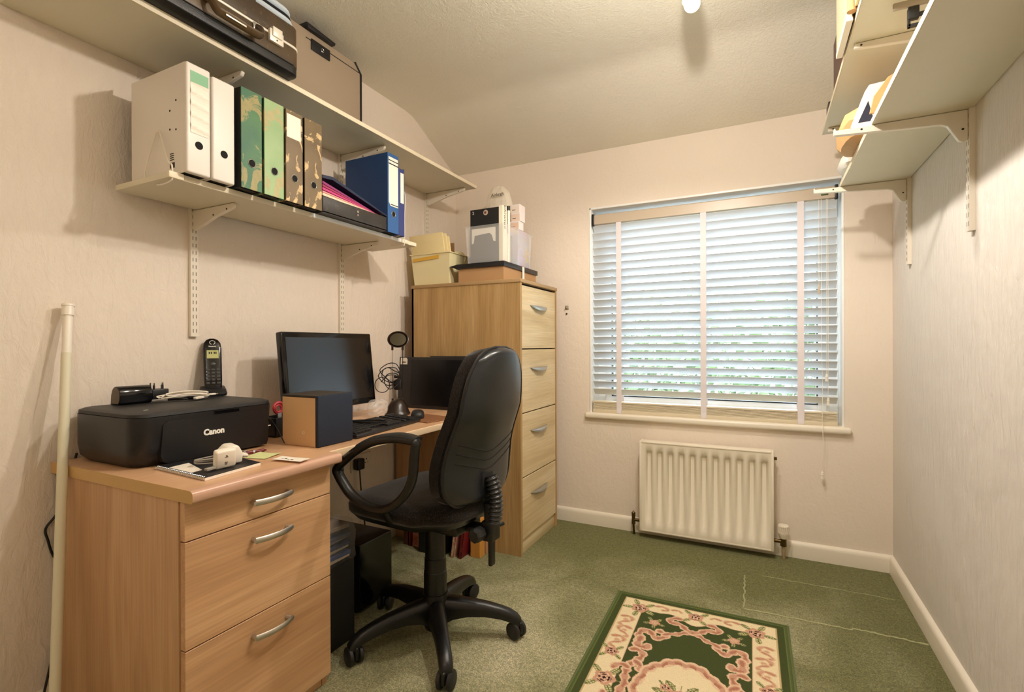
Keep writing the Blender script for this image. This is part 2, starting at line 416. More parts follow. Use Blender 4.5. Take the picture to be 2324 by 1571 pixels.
cd_ = MB(); cd_.tube(spline([(0.262, 2.818, 1.746), (0.262, 2.816, 1.40), (0.263, 2.815, 1.0), (0.265, 2.81, 0.86), (0.262, 2.793, 0.68), (0.264, 2.785, 0.64), (0.264, 2.79, 0.50), (0.262, 2.80, 0.435)], 4), 0.0011, 6)
c0 = cd_.build('pull_cord', 'cord', bl); acorn((0.262, 2.80, 0.402), c0)
cd_ = MB(); cd_.tube([(0.252, 2.820, 1.746), (0.252, 2.818, 1.33)], 0.0011, 6); c1_ = cd_.build('pull_cord', 'cord', bl)
a = MB(); a.box(0.247, 0.257, 2.812, 2.824, 1.29, 1.335, 0.003); a.build('tassel', 'rail_shaded', c1_)
for x, zb in ((0.283, 0.87), (0.289, 0.755)):
    cd_ = MB(); cd_.tube([(x, 2.820, 1.746), (x+0.001, 2.819, 1.2), (x, 2.818, zb+0.034)], 0.0011, 6); cc = cd_.build('pull_cord', 'cord', bl); acorn((x, 2.818, zb), cc)

# ------------------------------------------------------------------ radiator
RX0, RX1, RADY, RZ0, RZ1 = -0.592, 0.056, 2.735, 0.045, 0.527
M['rad'] = plain('radiator_enamel', 'ebe2d0', 0.35)
ra = thing('radiator', 'cream panel radiator on the wall under the window', 'radiator', (-0.268, YW-0.03, RZ0))
rp = MB()
nfl = 11; x0f, x1f = RX0+0.022, RX1-0.014; pt = (x1f-x0f)/nfl; z0f, z1f = RZ0+0.045, RZ1-0.045
xs = []
for k in range(nfl):
    a = x0f+k*pt
    for f_ in (0.06, 0.20, 0.34, 0.66, 0.80, 0.94): xs.append((a+pt*f_, {0.06: 0, 0.20: .35, 0.34: 1, 0.66: 1, 0.80: .35, 0.94: 0}[f_]))
xs = [(RX0+0.006, 0)]+xs+[(RX1-0.006, 0)]
zs = [(RZ0+0.004, 0), (z0f, 0), (z0f+0.016, 1), (z1f-0.014, 1), (z1f, 0), (RZ1-0.006, 0)]
g_ = [[rp._v((x, RADY+0.017*dx*dz, z)) for x, dx in xs] for z, dz in zs]
for a, b_ in zip(g_[:-1], g_[1:]):
    for i in range(len(xs)-1): rp.bm.faces.new((a[i], a[i+1], b_[i+1], b_[i]))
rp.box(RX0+0.006, RX1-0.006, RADY+0.018, RADY+0.062, RZ0+0.002, RZ1-0.008, 0.004)
rp.build('panel', 'rad', ra, angle=50)
for x in (RX0, RX1-0.012):
    s_ = MB(); s_.box(x, x+0.012, RADY-0.003, RADY+0.066, RZ0-0.004, RZ1, 0.004); s_.build('side_cover', 'rad', ra)
s_ = MB(); s_.box(RX0+0.011, RX1-0.011, RADY-0.003, RADY+0.066, RZ1-0.010, RZ1, 0.004); s_.build('top_grille', 'rad', ra)
s_ = MB(); s_.box(RX0+0.011, RX1-0.011, RADY-0.001, RADY+0.03, RZ0-0.004, RZ0+0.005, 0.002); s_.build('lower_lip', 'rad', ra)
for x in (RX0+0.12, RX1-0.12):
    s_ = MB(); s_.box(x-0.015, x+0.015, RADY+0.06, YW-0.0003, 0.12, 0.42, 0.002); s_.build('wall_bracket', 'rad', ra)
s_ = MB(); s_.cyl((RX1, RADY+0.035, 0.488), (RX1+0.014, RADY+0.035, 0.488), 0.008, seg=6); bv_ = s_.build('bleed_valve', 'brass', ra)
tv = MB(); tv.cyl((RX1, 2.765, 0.088), (0.10, 2.765, 0.088), 0.009); tv.cyl((0.097, 2.765, 0.066), (0.097, 2.765, 0.112), 0.014, seg=8); tvo = tv.build('thermostatic_valve', 'brass', ra)
tv = MB(); tv.lathe([(0.017, 0.104), (0.021, 0.118), (0.0235, 0.124), (0.0235, 0.132)], (0.097, 2.765, 0))
for k in range(18):
    an = k*math.pi/9; tv.obox((0.097+0.0225*math.cos(an), 2.765+0.0225*math.sin(an), 0.146), (0.005, 0.004, 0.032), RZ(math.degrees(an)), 0.001, 1)
tv.lathe([(0.020, 0.130), (0.0205, 0.160), (0.0245, 0.163), (0.022, 0.169), (0.001, 0.171)], (0.097, 2.765, 0)); setp(tv.build('valve_head', 'rad', tvo), 'ribbed white valve head')
tv = MB(); tv.tube(spline([(0.097, 2.765, 0.07), (0.098, 2.767, 0.035), (0.098, 2.775, 0.002)], 4), 0.0075, 10); tv.build('pipe', plain('painted_pipe', 'b09a78', 0.4), tvo)
tv = MB(); tv.cyl((RX0, 2.77, 0.083), (-0.632, 2.77, 0.083), 0.008); tv.cyl((-0.632, 2.77, 0.06), (-0.632, 2.77, 0.108), 0.011, 0.009, 8); tv.lathe([(0.010, 0.10), (0.011, 0.122), (0.004, 0.128), (0.001, 0.135)], (-0.632, 2.77, 0), 10)
lv = tv.build('lockshield_valve', 'brass', ra)
tv = MB(); tv.tube(spline([(-0.632, 2.77, 0.06), (-0.631, 2.772, 0.03), (-0.630, 2.776, 0.002)], 4), 0.006, 10); tv.build('pipe', 'brass', lv)

# ------------------------------------------------------------------ filing cabinet
CX0, CX1, CY0, CY1, CZ = -1.728, -1.063, 2.229, 2.716, 1.380
fc = thing('filing_cabinet', 'tall oak-effect four-drawer filing cabinet beside the desk', 'filing cabinet', ((CX0+CX1)/2, (CY0+CY1)/2, 0))
q = MB(); q.box(CX0, CX1, CY0, CY0+0.018, 0, CZ-0.018); q.box(CX0, CX1, CY1-0.018, CY1, 0, CZ-0.018); q.box(CX0, CX0+0.012, CY0, CY1, 0.0, CZ-0.018); q.build('side_panels', 'oak_z', fc)
q = MB(); q.box(CX0-0.004, CX1+0.004, CY0-0.004, CY1+0.004, CZ-0.018, CZ, 0.002); q.build('top_board', 'oak_edge', fc)
q = MB(); q.box(CX0+0.01, CX1-0.012, CY0+0.015, CY1-0.015, 0.0, 0.074, 0.001); q.build('plinth', 'oak_y', fc)
q = MB(); q.box(CX0+0.012, CX1-0.021, CY0+0.018, CY1-0.018, 0.07, CZ-0.018); q.build('inner_case', 'gap', fc)
for k in range(4):
    z1_ = 1.349-k*0.3225+ (0 if k else 0); z0_ = 1.349-(k+1)*0.3225+0.006
    if k == 3: z0_ = 0.079
    d = MB(); d.box(CX1-0.020, CX1-0.001, CY0+0.0195, CY1-0.0195, z0_, z1_, 0.0015, 1); dr = d.build('drawer', 'oak_y', fc)
    h = MB(); zc = z1_-0.103; yc = (CY0+CY1)/2-0.012
    rings = []
    for i in range(17):
        u = -1+2*i/16; w_ = max(0.03, 1-abs(u)**2.2); y = yc+u*0.118
        zc2 = zc-0.012*w_+0.010+u*0.0
        rings.append([(CX1+0.001+0.022*w_*math.cos(a_)*0.5+0.011*w_, y, zc2+0.013*w_*math.sin(a_)) for a_ in [2*math.pi*j/10 for j in range(10)]])
    h.loft(rings); setp(h.build('handle', plain('satin_silver%d' % k, 'b8bab8', 0.35, 0.9), dr), 'satin silver boat-shaped handle')

# ------------------------------------------------------------------ wall shelving
def shelf(name, label, x0, x1, y0, y1, z0, th, group, frontx):
    o = thing(name, label, 'shelf', ((x0+x1)/2, (y0+y1)/2, z0), group)
    s_ = MB(); s_.box(x0, x1, y0, y1, z0, z0+th, 0.001, 1); s_.build('board', 'shelf', o)
    e = MB()
    if frontx < 0.0: e.box(x1, x1+0.0015, y0, y1, z0, z0+th)
    else: e.box(x0-0.0015, x0, y0, y1, z0, z0+th)
    e.build('edge_strip', 'shelf_edge', o)
    return o
SL1 = 1.970; SL0 = 1.534
shelf('wall_shelf', 'long upper shelf on the left wall carrying the dark briefcase', XL+0.001, -1.495, 0.588, 2.54, SL1, 0.017, 'white shelves on the left wall', -1)
shelf('wall_shelf', 'short lower shelf on the left wall lined with lever arch files', XL+0.030, -1.512, 0.842, 1.985, SL0, 0.017, 'white shelves on the left wall', -1)
shelf('wall_shelf', 'lower shelf on the right wall, nearest above the blind, with a paper bag', 0.303, XR-0.004, -0.5, 2.535, 1.714, 0.017, 'white shelves on the right wall', 1)
shelf('wall_shelf', 'upper shelf on the right wall, loaded with brown folders', 0.245, XR-0.004, -0.5, 2.585, 1.971, 0.017, 'white shelves on the right wall', 1)

def upright(x, sgn, y, z0, z1, label, group):
    """slotted channel fixed to a wall; sgn +1 = stands off towards +x"""
    d = 0.014*sgn
    o = thing('shelf_upright', label, 'shelf upright', (x, y, z0), group)
    u = MB(); a, b_ = sorted((x+0.0003*sgn, x+d)); 
    u.box(a, b_, y-0.0135, y+0.0135, z0, z1); u.build('channel', 'bracket', o)
    s_ = MB(); z = z0+0.014; f0, f1 = sorted((x+d-0.0002*sgn, x+d+0.0004*sgn))
    while z < z1-0.02:
        for yy in (y-0.0055, y+0.0055): s_.box(f0, f1, yy-0.0013, yy+0.0013, z, z+0.013)
        z += 0.0254
    s_.build('slots', 'slot_soft', o)
LY = (1.094, 1.798, 2.49); RYs = (1.848, 2.512, 1.18)
for y, l in zip(LY, ('slotted white upright on the left wall above the printer', 'slotted white upright on the left wall above the monitor', 'slotted white upright on the left wall beside the filing cabinet')):
    upright(XL, 1, y, 1.084, 2.12, l, 'slotted uprights on the left wall')
for y, l in zip(RYs, ('slotted white upright on the right wall, nearer one of the two in view', 'slotted white upright on the right wall close to the window corner', 'slotted white upright on the right wall behind the near end of the shelves')):
    upright(XR, -1, y, 1.369, 2.2, l, 'slotted uprights on the right wall')
def bracketL(y, z, length, label):
    o = thing('shelf_bracket', label, 'bracket', (XL+0.016, y, z), 'pressed steel brackets on the left wall')
    x0 = XL+0.0145; z -= 0.0004
    b_ = MB(); b_.prism([(x0, z-0.001), (x0, z-0.068), (x0+0.012, z-0.074), (x0+length*0.55, z-0.038), (x0+length-0.008, z-0.019), (x0+length, z-0.008), (x0+length-0.003, z-0.001)], 1, y-0.0065, y+0.0065, 0.002, 1)
    w = b_.build('web', 'bracket', o)
    h = MB()
    for t_, zz in ((0.52, 0.030), (0.84, 0.018)):
        h.cyl((x0+length*t_, y-0.0072, z-zz), (x0+length*t_, y+0.0072, z-zz), 0.0032, seg=10)
    h.build('screw_hole', 'slot', w)
bracketL(LY[0], SL0, 0.225, 'steel bracket under the lower left shelf, above the printer and phone')
bracketL(LY[1], SL0, 0.225, 'steel bracket under the lower left shelf, above the monitor')
bracketL(LY[0], SL1, 0.270, 'steel bracket under the upper left shelf, behind the white lever arch files')
bracketL(LY[1], SL1, 0.270, 'steel bracket under the upper left shelf, above the tall blue file')
bracketL(LY[2], SL1, 0.270, 'steel bracket under the far end of the upper left shelf, above the cream tub')
def bracketR(y, z, length, label):
    o = thing('shelf_bracket', label, 'bracket', (XR-0.016, y, z), 'long channel brackets on the right wall')
    x0 = XR-0.0145; z -= 0.0005; e = x0-length
    b_ = MB(); b_.prism([(x0, z-0.001), (x0, z-0.085), (x0-0.010, z-0.090), (x0-0.02, z-0.086), (x0-0.045, z-0.040), (x0-0.06, z-0.033), (e, z-0.016), (e-0.006, z-0.014), (e-0.006, z+0.006), (e-0.002, z+0.006), (e-0.001, z-0.001)], 1, y-0.0075, y+0.0075, 0.0015, 1)
    w = b_.build('arm', 'bracket', o)
    s_ = MB(); s_.cyl((x0-0.25, y-0.0085, z-0.009), (x0-0.25, y+0.0085, z-0.009), 0.003, seg=10); s_.cyl((x0-0.012, y-0.0085, z-0.055), (x0-0.012, y+0.0085, z-0.055), 0.003, seg=10); s_.build('screw', 'slot', w)
bracketR(RYs[0], 1.714, 0.315, 'long bracket under the lower right shelf, nearer one, its tip crossing the paper bag')
bracketR(RYs[1], 1.714, 0.315, 'long bracket under the lower right shelf, its tip in front of the blind')
bracketR(RYs[0], 1.971, 0.262, 'long bracket under the upper right shelf, middle one')
bracketR(RYs[1], 1.971, 0.262, 'long bracket under the upper right shelf, nearest the window wall')
bracketR(RYs[2], 1.971, 0.262, 'long bracket under the upper right shelf, nearest the camera')

# ------------------------------------------------------------------ lever arch files and box file on the lower shelf
FZ = SL0+0.017+0.0004
def speckled(name, base, blot, thr=0.55, scale=9, rough=0.5, dist=1.0):
    mt, nt, b = nodes(name)
    n = noise(nt, scale, (1, 1, 0.8), 5, 0.6, dist); f = noise(nt, 60, (1, 1, 1), 3, 0.6)
    msk = ramp(nt, n, [(thr, (0, 0, 0)), (thr+0.025, (1, 1, 1))])
    bb = ramp(nt, noise(nt, 7, (1, 1, 1), 3), [(0.35, base[0]), (0.65, base[1])])
    bl_ = ramp(nt, f, [(0.35, blot[0]), (0.65, blot[1])])
    nt.links.new(mixc(nt, msk, bb, bl_), b.inputs['Base Color']); b.inputs['Roughness'].default_value = rough
    return mt
M['file_white'] = plain('white_file_board', 'e3ddd4', 0.4)
M['file_green'] = speckled('dark_green_map', ('4c7a4e', '35654f'), ('8f8a5a', 'a0925f'), 0.56, 13)
M['file_sage'] = speckled('sage_map', ('8fae7a', '9fb987'), ('aaa574', 'b5aa7c'), 0.57, 13)
M['file_brown'] = speckled('brown_gold_leaf', ('6c5a3e', '7c684a'), ('c7a978', 'd3b888'), 0.55, 15, 0.4, 1.8)
M['file_blue'] = plain('blue_board', '2c5c96', 0.45)
M['file_blue_d'] = plain('blue_board_side', '1d3f70', 0.5)
M['file_navy'] = plain('navy_pvc', '333e78', 0.3)
M['black_card'] = plain('black_card', '151311', 0.6, bump=0.2, bscale=300)
M['paper'] = plain('paper', 'f0e9dc', 0.8, vary=0.03)
M['label_green'] = plain('label_green', '86ba94', 0.6, vary=0.1)
M['black_flat'] = plain('black_void', '080808', 0.9)
def lever_arch(label, y0, y1, xf, h, spine, side, finger_z, ring=None, depth=0.285, rounded=0.0015, base_black=True):
    o = thing('lever_arch_file', label, 'file', (xf-depth/2, (y0+y1)/2, FZ), 'lever arch files on the lower left shelf')
    z0 = FZ; z1 = z0+h
    q = MB(); q.box(xf-depth, xf-(0.012 if rounded > 0.005 else 0.002), y0, y0+0.003, z0, z1, 0.001, 1); q.box(xf-depth, xf-(0.012 if rounded > 0.005 else 0.002), y1-0.003, y1, z0, z1, 0.001, 1); q.build('covers', side, o)
    q = MB()
    if rounded > 0.005: q.box(xf-0.02, xf, y0-0.0006, y1+0.0006, z0-0.0002, z1+0.0004, rounded, 4)
    else: q.box(xf-0.003, xf, y0, y1, z0, z1, 0.001, 1)
    sp_ = q.build('spine', spine, o)
    q = MB(); q.box(xf-depth+0.012, xf-0.021, y0+0.0035, y1-0.0035, z0+0.003, z1-0.012); setp(q.build('contents', 'black_card', o), 'dark inside with papers')
    q = MB(); yc = (y0+y1)/2; q.cyl((xf-0.002, yc, finger_z), (xf+0.0006, yc, finger_z), 0.0115, seg=24); q.build('finger_hole', 'black_flat', sp_)
    if ring:
        q = MB(); q.tube([(xf+0.0006, yc+0.0125*math.cos(a_), finger_z+0.0125*math.sin(a_)) for a_ in [2*math.pi*k/24 for k in range(24)]], 0.0014, 6, True); q.build('finger_ring', ring, sp_)
    return o, sp_, (z0, z1, yc)
o, sp_, (z0, z1, yc) = lever_arch('fat white lever arch file with a green and white spine label, nearest the camera', 0.868, 0.937, -1.470, 0.318, 'file_white', 'file_white', FZ+0.085, None, rounded=0.006)
q = MB(); q.box(-1.4702, -1.4695, 0.878, 0.931, FZ+0.262, FZ+0.296); q.build('spine_label_band', 'label_green', sp_)
q = MB()
rows = [[(-1.4690+0.0030*max(0, math.sin(z*190+y*30)), y, z) for y in (0.878, 0.895, 0.913, 0.931)] for z in [FZ+0.116+0.146*k/30 for k in range(31)]]
for a, b_ in zip(rows[:-1], rows[1:]):
    for i in range(3): q.quad(a[i], a[i+1], b_[i+1], b_[i])
setp(q.build('spine_label', 'paper', sp_, angle=80), 'crinkled white paper label')
q = MB()
for dx, dz in ((0.052, 0.215), (0.082, 0.19), (0.082, 0.135), (0.052, 0.13)): q.cyl((-1.470-dx, 0.8675, FZ+dz), (-1.470-dx, 0.868, FZ+dz), 0.0032, seg=12)
q.build('rivet_holes', 'black_flat', o)
q = MB()
for k in range(11): q.box(-1.552+k*0.0022, -1.5512+k*0.0022+0.0006*(k % 3), 0.8675, 0.868, FZ+0.020, FZ+0.036)
for k in range(4): q.box(-1.552, -1.532-0.002*(k % 2), 0.8675, 0.868, FZ+0.043+k*0.006, FZ+0.0455+k*0.006)
q.build('barcode_print', 'slot', o)
lever_arch('plain white lever arch file, second from the near end', 0.944, 1.014, -1.470, 0.310, 'file_white', 'file_white', FZ+0.085, None, rounded=0.006)
lever_arch('dark green lever arch file with tan map pattern', 1.030, 1.103, -1.462, 0.318, 'file_green', 'black_card', FZ+0.085, 'chrome')
lever_arch('pale sage green lever arch file with tan map pattern', 1.112, 1.187, -1.462, 0.318, 'file_sage', 'file_green', FZ+0.085, 'chrome')
o, sp_, _ = lever_arch('brown and gold patterned lever arch file with a blank white label', 1.196, 1.266, -1.462, 0.318, 'file_brown', 'file_brown', FZ+0.085, 'chrome')
q = MB(); q.box(-1.4622, -1.4613, 1.199, 1.257, FZ+0.222, FZ+0.303); setp(q.build('spine_label', 'paper', sp_), 'blank white label')
lever_arch('brown and gold patterned lever arch file without a label', 1.275, 1.353, -1.462, 0.318, 'file_brown', 'black_card', FZ+0.085, 'chrome')
o, sp_, _ = lever_arch('tall blue lever arch file with a long white spine label', 1.728, 1.801, -1.468, 0.352, 'file_blue', 'file_blue_d', FZ+0.085, 'chrome', 0.25)
q = MB(); q.prism([(1.733, FZ+0.335), (1.796, FZ+0.335), (1.796, FZ+0.118), (1.745, FZ+0.118), (1.733, FZ+0.135)], 0, -1.4682, -1.4672); sl_ = q.build('spine_label', 'paper', sp_)
q = MB(); q.box(-1.4671, -1.4668, 1.733, 1.796, FZ+0.318, FZ+0.322); q.box(-1.4671, -1.4668, 1.733, 1.796, FZ+0.302, FZ+0.307); q.box(-1.4671, -1.4668, 1.745, 1.796, FZ+0.123, FZ+0.127); q.build('label_rules', 'slot', sl_)
# slim navy file
o = thing('ring_binder', 'slim navy ring binder with a white spine label, beside the tall blue file', 'file', (-1.56, 1.83, FZ))
q = MB(); q.box(-1.70, -1.474, 1.808, 1.811, FZ, FZ+0.312, 0.001, 1); q.box(-1.70, -1.474, 1.845, 1.848, FZ, FZ+0.312, 0.001, 1); q.build('covers', 'file_navy', o)
q = MB(); q.box(-1.476, -1.472, 1.808, 1.848, FZ, FZ+0.306, 0.0015, 1); sp_ = q.build('spine', 'file_navy', o)
q = MB(); q.box(-1.4722, -1.4712, 1.818, 1.841, FZ+0.150, FZ+0.288); q.build('spine_label', 'paper', sp_)
q = MB(); q.box(-1.69, -1.48, 1.812, 1.844, FZ+0.004, FZ+0.297); q.build('sheets', 'paper', o)
# box file
o = thing('box_file', 'open black box file bulging with folders, between the brown and blue files', 'box file', (-1.6, 1.54, FZ))
q = MB(); y0, y1, x0, x1 = 1.362, 1.722, -1.735, -1.470
q.box(x0, x1, y0, y1, FZ, FZ+0.006); q.box(x1-0.004, x1, y0, y1, FZ, FZ+0.062, 0.002, 2); q.box(x0, x0+0.004, y0, y1, FZ, FZ+0.062); q.box(x0, x1, y1-0.004, y1, FZ, FZ+0.062, 0.001, 1); q.box(x0, x1, y0, y0+0.004, FZ, FZ+0.062, 0.001, 1)
bx_ = q.build('tray', speckled('black_box_board', ('282420', '332d26'), ('3a342b', '453d31'), 0.6, 40), o)
q = MB(); q.cyl((x1, 1.545, FZ+0.044), (x1+0.002, 1.545, FZ+0.044), 0.005, seg=14); q.cyl((x1, 1.545, FZ+0.030), (x1+0.002, 1.545, FZ+0.030), 0.004, seg=14); q.build('push_catch', 'chrome', bx_)
q = MB(); q.hull([(x0, y0-0.002, FZ+0.128), (x1+0.002, y0-0.002, FZ+0.128), (x1+0.002, y0+0.05, FZ+0.134), (x1+0.002, y1, FZ+0.064), (x0, y1, FZ+0.064), (x0, y0+0.05, FZ+0.134),
                  (x0, y0-0.002, FZ+0.140), (x1+0.002, y0-0.002, FZ+0.140), (x1+0.002, y0+0.05, FZ+0.146), (x1+0.002, y1, FZ+0.070), (x0, y1, FZ+0.070), (x0, y0+0.05, FZ+0.146)],
                 [(0, 5, 2, 1), (5, 4, 3, 2), (6, 7, 8, 11), (11, 8, 9, 10), (0, 1, 7, 6), (1, 2, 8, 7), (2, 3, 9, 8), (3, 4, 10, 9), (4, 5, 11, 10), (5, 0, 6, 11)], 0)
setp(q.build('lid', plain('navy_lid', '16233f', 0.4), o), 'navy lid propped half open')
for k, (lab, c, hh, th_) in enumerate((('cream', 'e6cdb0', 0.066, 0.010), ('salmon', 'd9968f', 0.078, 0.006), ('pink', 'c23a7c', 0.088, 0.009), ('crimson', 'a02c55', 0.100, 0.008), ('magenta', '8a2a66', 0.111, 0.010))):
    q = MB(); ya, yb = y0+0.006, y1-0.012-0.012*k; za = FZ+hh; zb = FZ+0.058+0.0015*k
    q.hull([(x0+0.01, ya, za), (x1-0.006, ya, za), (x1-0.006, yb, zb), (x0+0.01, yb, zb), (x0+0.01, ya, za+th_), (x1-0.006, ya, za+th_), (x1-0.006, yb, zb+0.001), (x0+0.01, yb, zb+0.001)],
           [(0, 3, 2, 1), (4, 5, 6, 7), (0, 1, 5, 4), (1, 2, 6, 5), (2, 3, 7, 6), (3, 0, 4, 7)])
    L_ = (x0+0.13, ya+0.1, za)
    solo(q, 'document_folder', plain('folder_'+lab, c, 0.6), lab+' document folder in the open black box file, '+('lowest of its pile', 'second from the bottom', 'in the middle of its pile', 'second from the top', 'topmost under the lid')[k], 'folder', L_, 'folders in the box file')
# wire file stops clipped to the shelf
def wire_stop(y, label, tri):
    o = thing('wire_bookend', label, 'bookend', (-1.52, y, SL0), 'wire book stops clipped to the lower left shelf')
    q = MB()
    if tri: q.tube(spline([(-1.648, y+0.002, SL0+0.020), (-1.645, y+0.003, SL0+0.05), (-1.615, y+0.012, SL0+0.140), (-1.600, y+0.012, SL0+0.152), (-1.585, y+0.012, SL0+0.140), (-1.530, y+0.002, SL0+0.05), (-1.508, y, SL0+0.035), (-1.506, y, SL0+0.0), (-1.515, y, SL0-0.010), (-1.56, y+0.004, SL0-0.012), (-1.60, y+0.01, SL0-0.006)], 5), 0.0024, 8)
    else: q.tube(spline([(-1.60, y, SL0+0.020), (-1.56, y, SL0+0.21), (-1.50, y, SL0+0.24), (-1.499, y, SL0+0.10), (-1.500, y, SL0-0.004), (-1.515, y, SL0-0.010), (-1.58, y, SL0-0.006)], 5), 0.0022, 8)
    q.build('wire_loop', 'bracket', o)
    q = MB(); q.box(-1.5115, -1.500, y-0.012, y+0.030, SL0-0.003, SL0+0.0165, 0.003); q.build('edge_clip', 'shelf_edge', o)
wire_stop(0.848, 'triangular wire bookend at the near end of the lower left shelf, against the white file', True)
wire_stop(1.880, 'wire bookend at the far end of the lower left shelf, beside the navy binder', False)
q = MB(); q.box(-1.5102, -1.5085, 1.345, 1.885, SL0+0.001, SL0+0.016); setp(solo(q, 'shelf_label_strip', plain('clear_strip', 'eef0f0', 0.2), 'white plastic strip along the front edge of the lower left shelf', 'strip', (-1.509, 1.6, SL0)))

# ------------------------------------------------------------------ cases on the upper left shelf
SZ = SL1+0.017+0.0004
M['case_skin'] = speckled('case_leatherette', ('3f3122', '57442c'), ('2b2218', '6a5538'), 0.6, 60, 0.33)
M['case_black'] = plain('case_black_leatherette', '100f0d', 0.42, bump=0.3, bscale=250)
M['alu'] = plain('aluminium_strip', 'e7dfd0', 0.4, 0.3)
bc = thing('briefcase', 'dark brown hard briefcase overhanging the upper left shelf', 'briefcase', (-1.62, 0.98, SZ))
def slab(mb, x0, x1, y0, y1, z0, z1, r, seg=5):
    """box with rounded vertical corners seen from above"""
    pts = []
    for cx, cy, a0 in ((x1-r, y1-r, 0), (x0+r, y1-r, 90), (x0+r, y0+r, 180), (x1-r, y0+r, 270)):
        for k in range(seg+1):
            a_ = math.radians(a0+90*k/seg); pts.append((cx+r*math.cos(a_), cy+r*math.sin(a_)))
    mb.prism(pts, 2, z0, z1, 0.006, 3)
BX_, BN, BFy = -1.440, 0.66, 1.238
q = MB(); slab(q, -1.80, BX_, BN, BFy, SZ, SZ+0.050, 0.030); lo_ = q.build('lower_shell', 'case_black', bc, angle=50)
q = MB(); slab(q, -1.80, BX_+0.001, BN-0.001, BFy+0.001, SZ+0.026, SZ+0.100, 0.030); q.build('side_band', 'case_skin', bc, angle=50)
q = MB(); slab(q, -1.80, BX_, BN, BFy, SZ+0.096, SZ+0.165, 0.030); q.build('lid', 'case_skin', bc, angle=50)
q = MB(); slab(q, -1.801, BX_+0.003, BN-0.003, BFy+0.003, SZ+0.086, SZ+0.097, 0.031); q.build('metal_trim', 'alu', bc, angle=50)
q = MB(); q.tube([(BX_+0.001, BN+0.03, SZ+0.029), (BX_+0.001, BFy-0.03, SZ+0.029)], 0.0022, 6); q.build('piping', 'case_black', bc)
q = MB(); q.tube(spline([(BX_+0.004, 0.905, SZ+0.0740), (BX_+0.026, 0.905, SZ+0.0600), (BX_+0.036, 0.915, SZ+0.0360), (BX_+0.038, 0.93, SZ+0.0320), (BX_+0.038, 1.0, SZ+0.0320), (BX_+0.036, 1.055, SZ+0.0360), (BX_+0.026, 1.065, SZ+0.0600), (BX_+0.004, 1.065, SZ+0.0740)], 5), 0.009, 10, squash=(1.5, 0.8))
hn = q.build('handle', 'case_skin', bc)
q = MB(); q.box(BX_+0.0465, BX_+0.0485, 0.935, 1.0, SZ+0.0270, SZ+0.0400, 0.0009, 2); hb = q.build('name_badge', 'alu', hn)
for y in (0.905, 1.065):
    q = MB(); q.box(BX_, BX_+0.008, y-0.012, y+0.012, SZ+0.0620, SZ+0.0900, 0.002); q.build('handle_mount', 'chrome', bc)
for y in (1.135, 0.82):
    q = MB(); q.box(BX_, BX_+0.012, y-0.026, y+0.026, SZ+0.0620, SZ+0.1020, 0.002); q.box(BX_+0.004, BX_+0.017, y-0.018, y+0.018, SZ+0.0790, SZ+0.1100, 0.002); lt = q.build('latch', 'alu', bc)
    q = MB(); q.cyl((BX_+0.012, y, SZ+0.0710), (BX_+0.0127, y, SZ+0.0710), 0.0025, seg=10); q.build('keyhole', 'slot', lt)
# soft grey-blue padded bag on top
q = MB(); M['bag_blue'] = plain('pale_blue_nylon', 'b9c4cd', 0.55, bump=0.2, bscale=120)
o = thing('laptop_bag', 'pale blue-grey padded bag with black piping, lying on the briefcase', 'bag', (-1.62, 1.0, SZ+0.166))
def pill(mb, z0, z1, x1, y1, x0=-1.79, y0=0.70, r=0.055):
    rings = []
    n = 6
    for j in range(n+1):
        f_ = math.sin(math.pi*j/n); z = z0+(z1-z0)*j/n; ins = 0.014*(1-f_)
        ring = []
        for cx, cy, a0 in ((x1-r, y1-r, 0), (x0+r, y1-r, 90), (x0+r, y0+r, 180), (x1-r, y0+r, 270)):
            for k in range(7):
                a_ = math.radians(a0+15*k); rr_ = r-ins; ring.append((cx+rr_*math.cos(a_), cy+rr_*math.sin(a_), z))
        rings.append(ring)
    mb.loft(rings)
pill(q, SZ+0.170, SZ+0.200, -1.452, 1.245); q.build('lower_half', 'bag_blue', o, angle=60)
q = MB(); pill(q, SZ+0.206, SZ+0.236, -1.457, 1.240); q.build('upper_half', 'bag_blue', o, angle=60)
q = MB(); pill(q, SZ+0.198, SZ+0.208, -1.456, 1.241); q.build('zip_band', 'black', o, angle=60)
q = MB(); pill(q, SZ+0.1655, SZ+0.173, -1.48, 1.20); q.build('base_piping', 'black', o, angle=60)
for k in range(3):
    q = MB(); q.tube(spline([(-1.44+k*0.004, 0.84+k*0.03, SZ+0.24), (-1.425+k*0.003, 0.90+k*0.03, SZ+0.20), (-1.43, 0.98+k*0.02, SZ+0.172), (-1.45, 1.03+k*0.02, SZ+0.1685)], 6), 0.006, 8, squash=(1.6, 0.5)); q.build('strap', 'black', o)
# grey suitcase standing against the wall
sc_ = thing('hard_suitcase', 'large taupe hard-shell suitcase standing behind the briefcase', 'suitcase', (-1.72, 1.5, SZ))
M['taupe'] = plain('taupe_shell', 'a3917c', 0.42, vary=0.03)
XS = -1.655
q = MB(); ch = 0.035
q.prism([(1.31, SZ), (1.762, SZ), (1.762, SZ+0.315), (1.762-ch, SZ+0.355), (1.31+ch, SZ+0.355), (1.31, SZ+0.315)], 0, XS-0.145, XS, 0.006, 3); q.build('shell', 'taupe', sc_)
q = MB(); q.prism([(1.757, SZ+0.0), (1.768, SZ+0.0), (1.768, SZ+0.318), (1.757, SZ+0.316)], 0, XS-0.150, XS+0.003, 0.002); q.prism([(1.757, SZ+0.316), (1.768, SZ+0.318), (1.728, SZ+0.360), (1.722, SZ+0.352)], 0, XS-0.15, XS+0.003, 0.002); q.build('edge_trim', 'black', sc_)
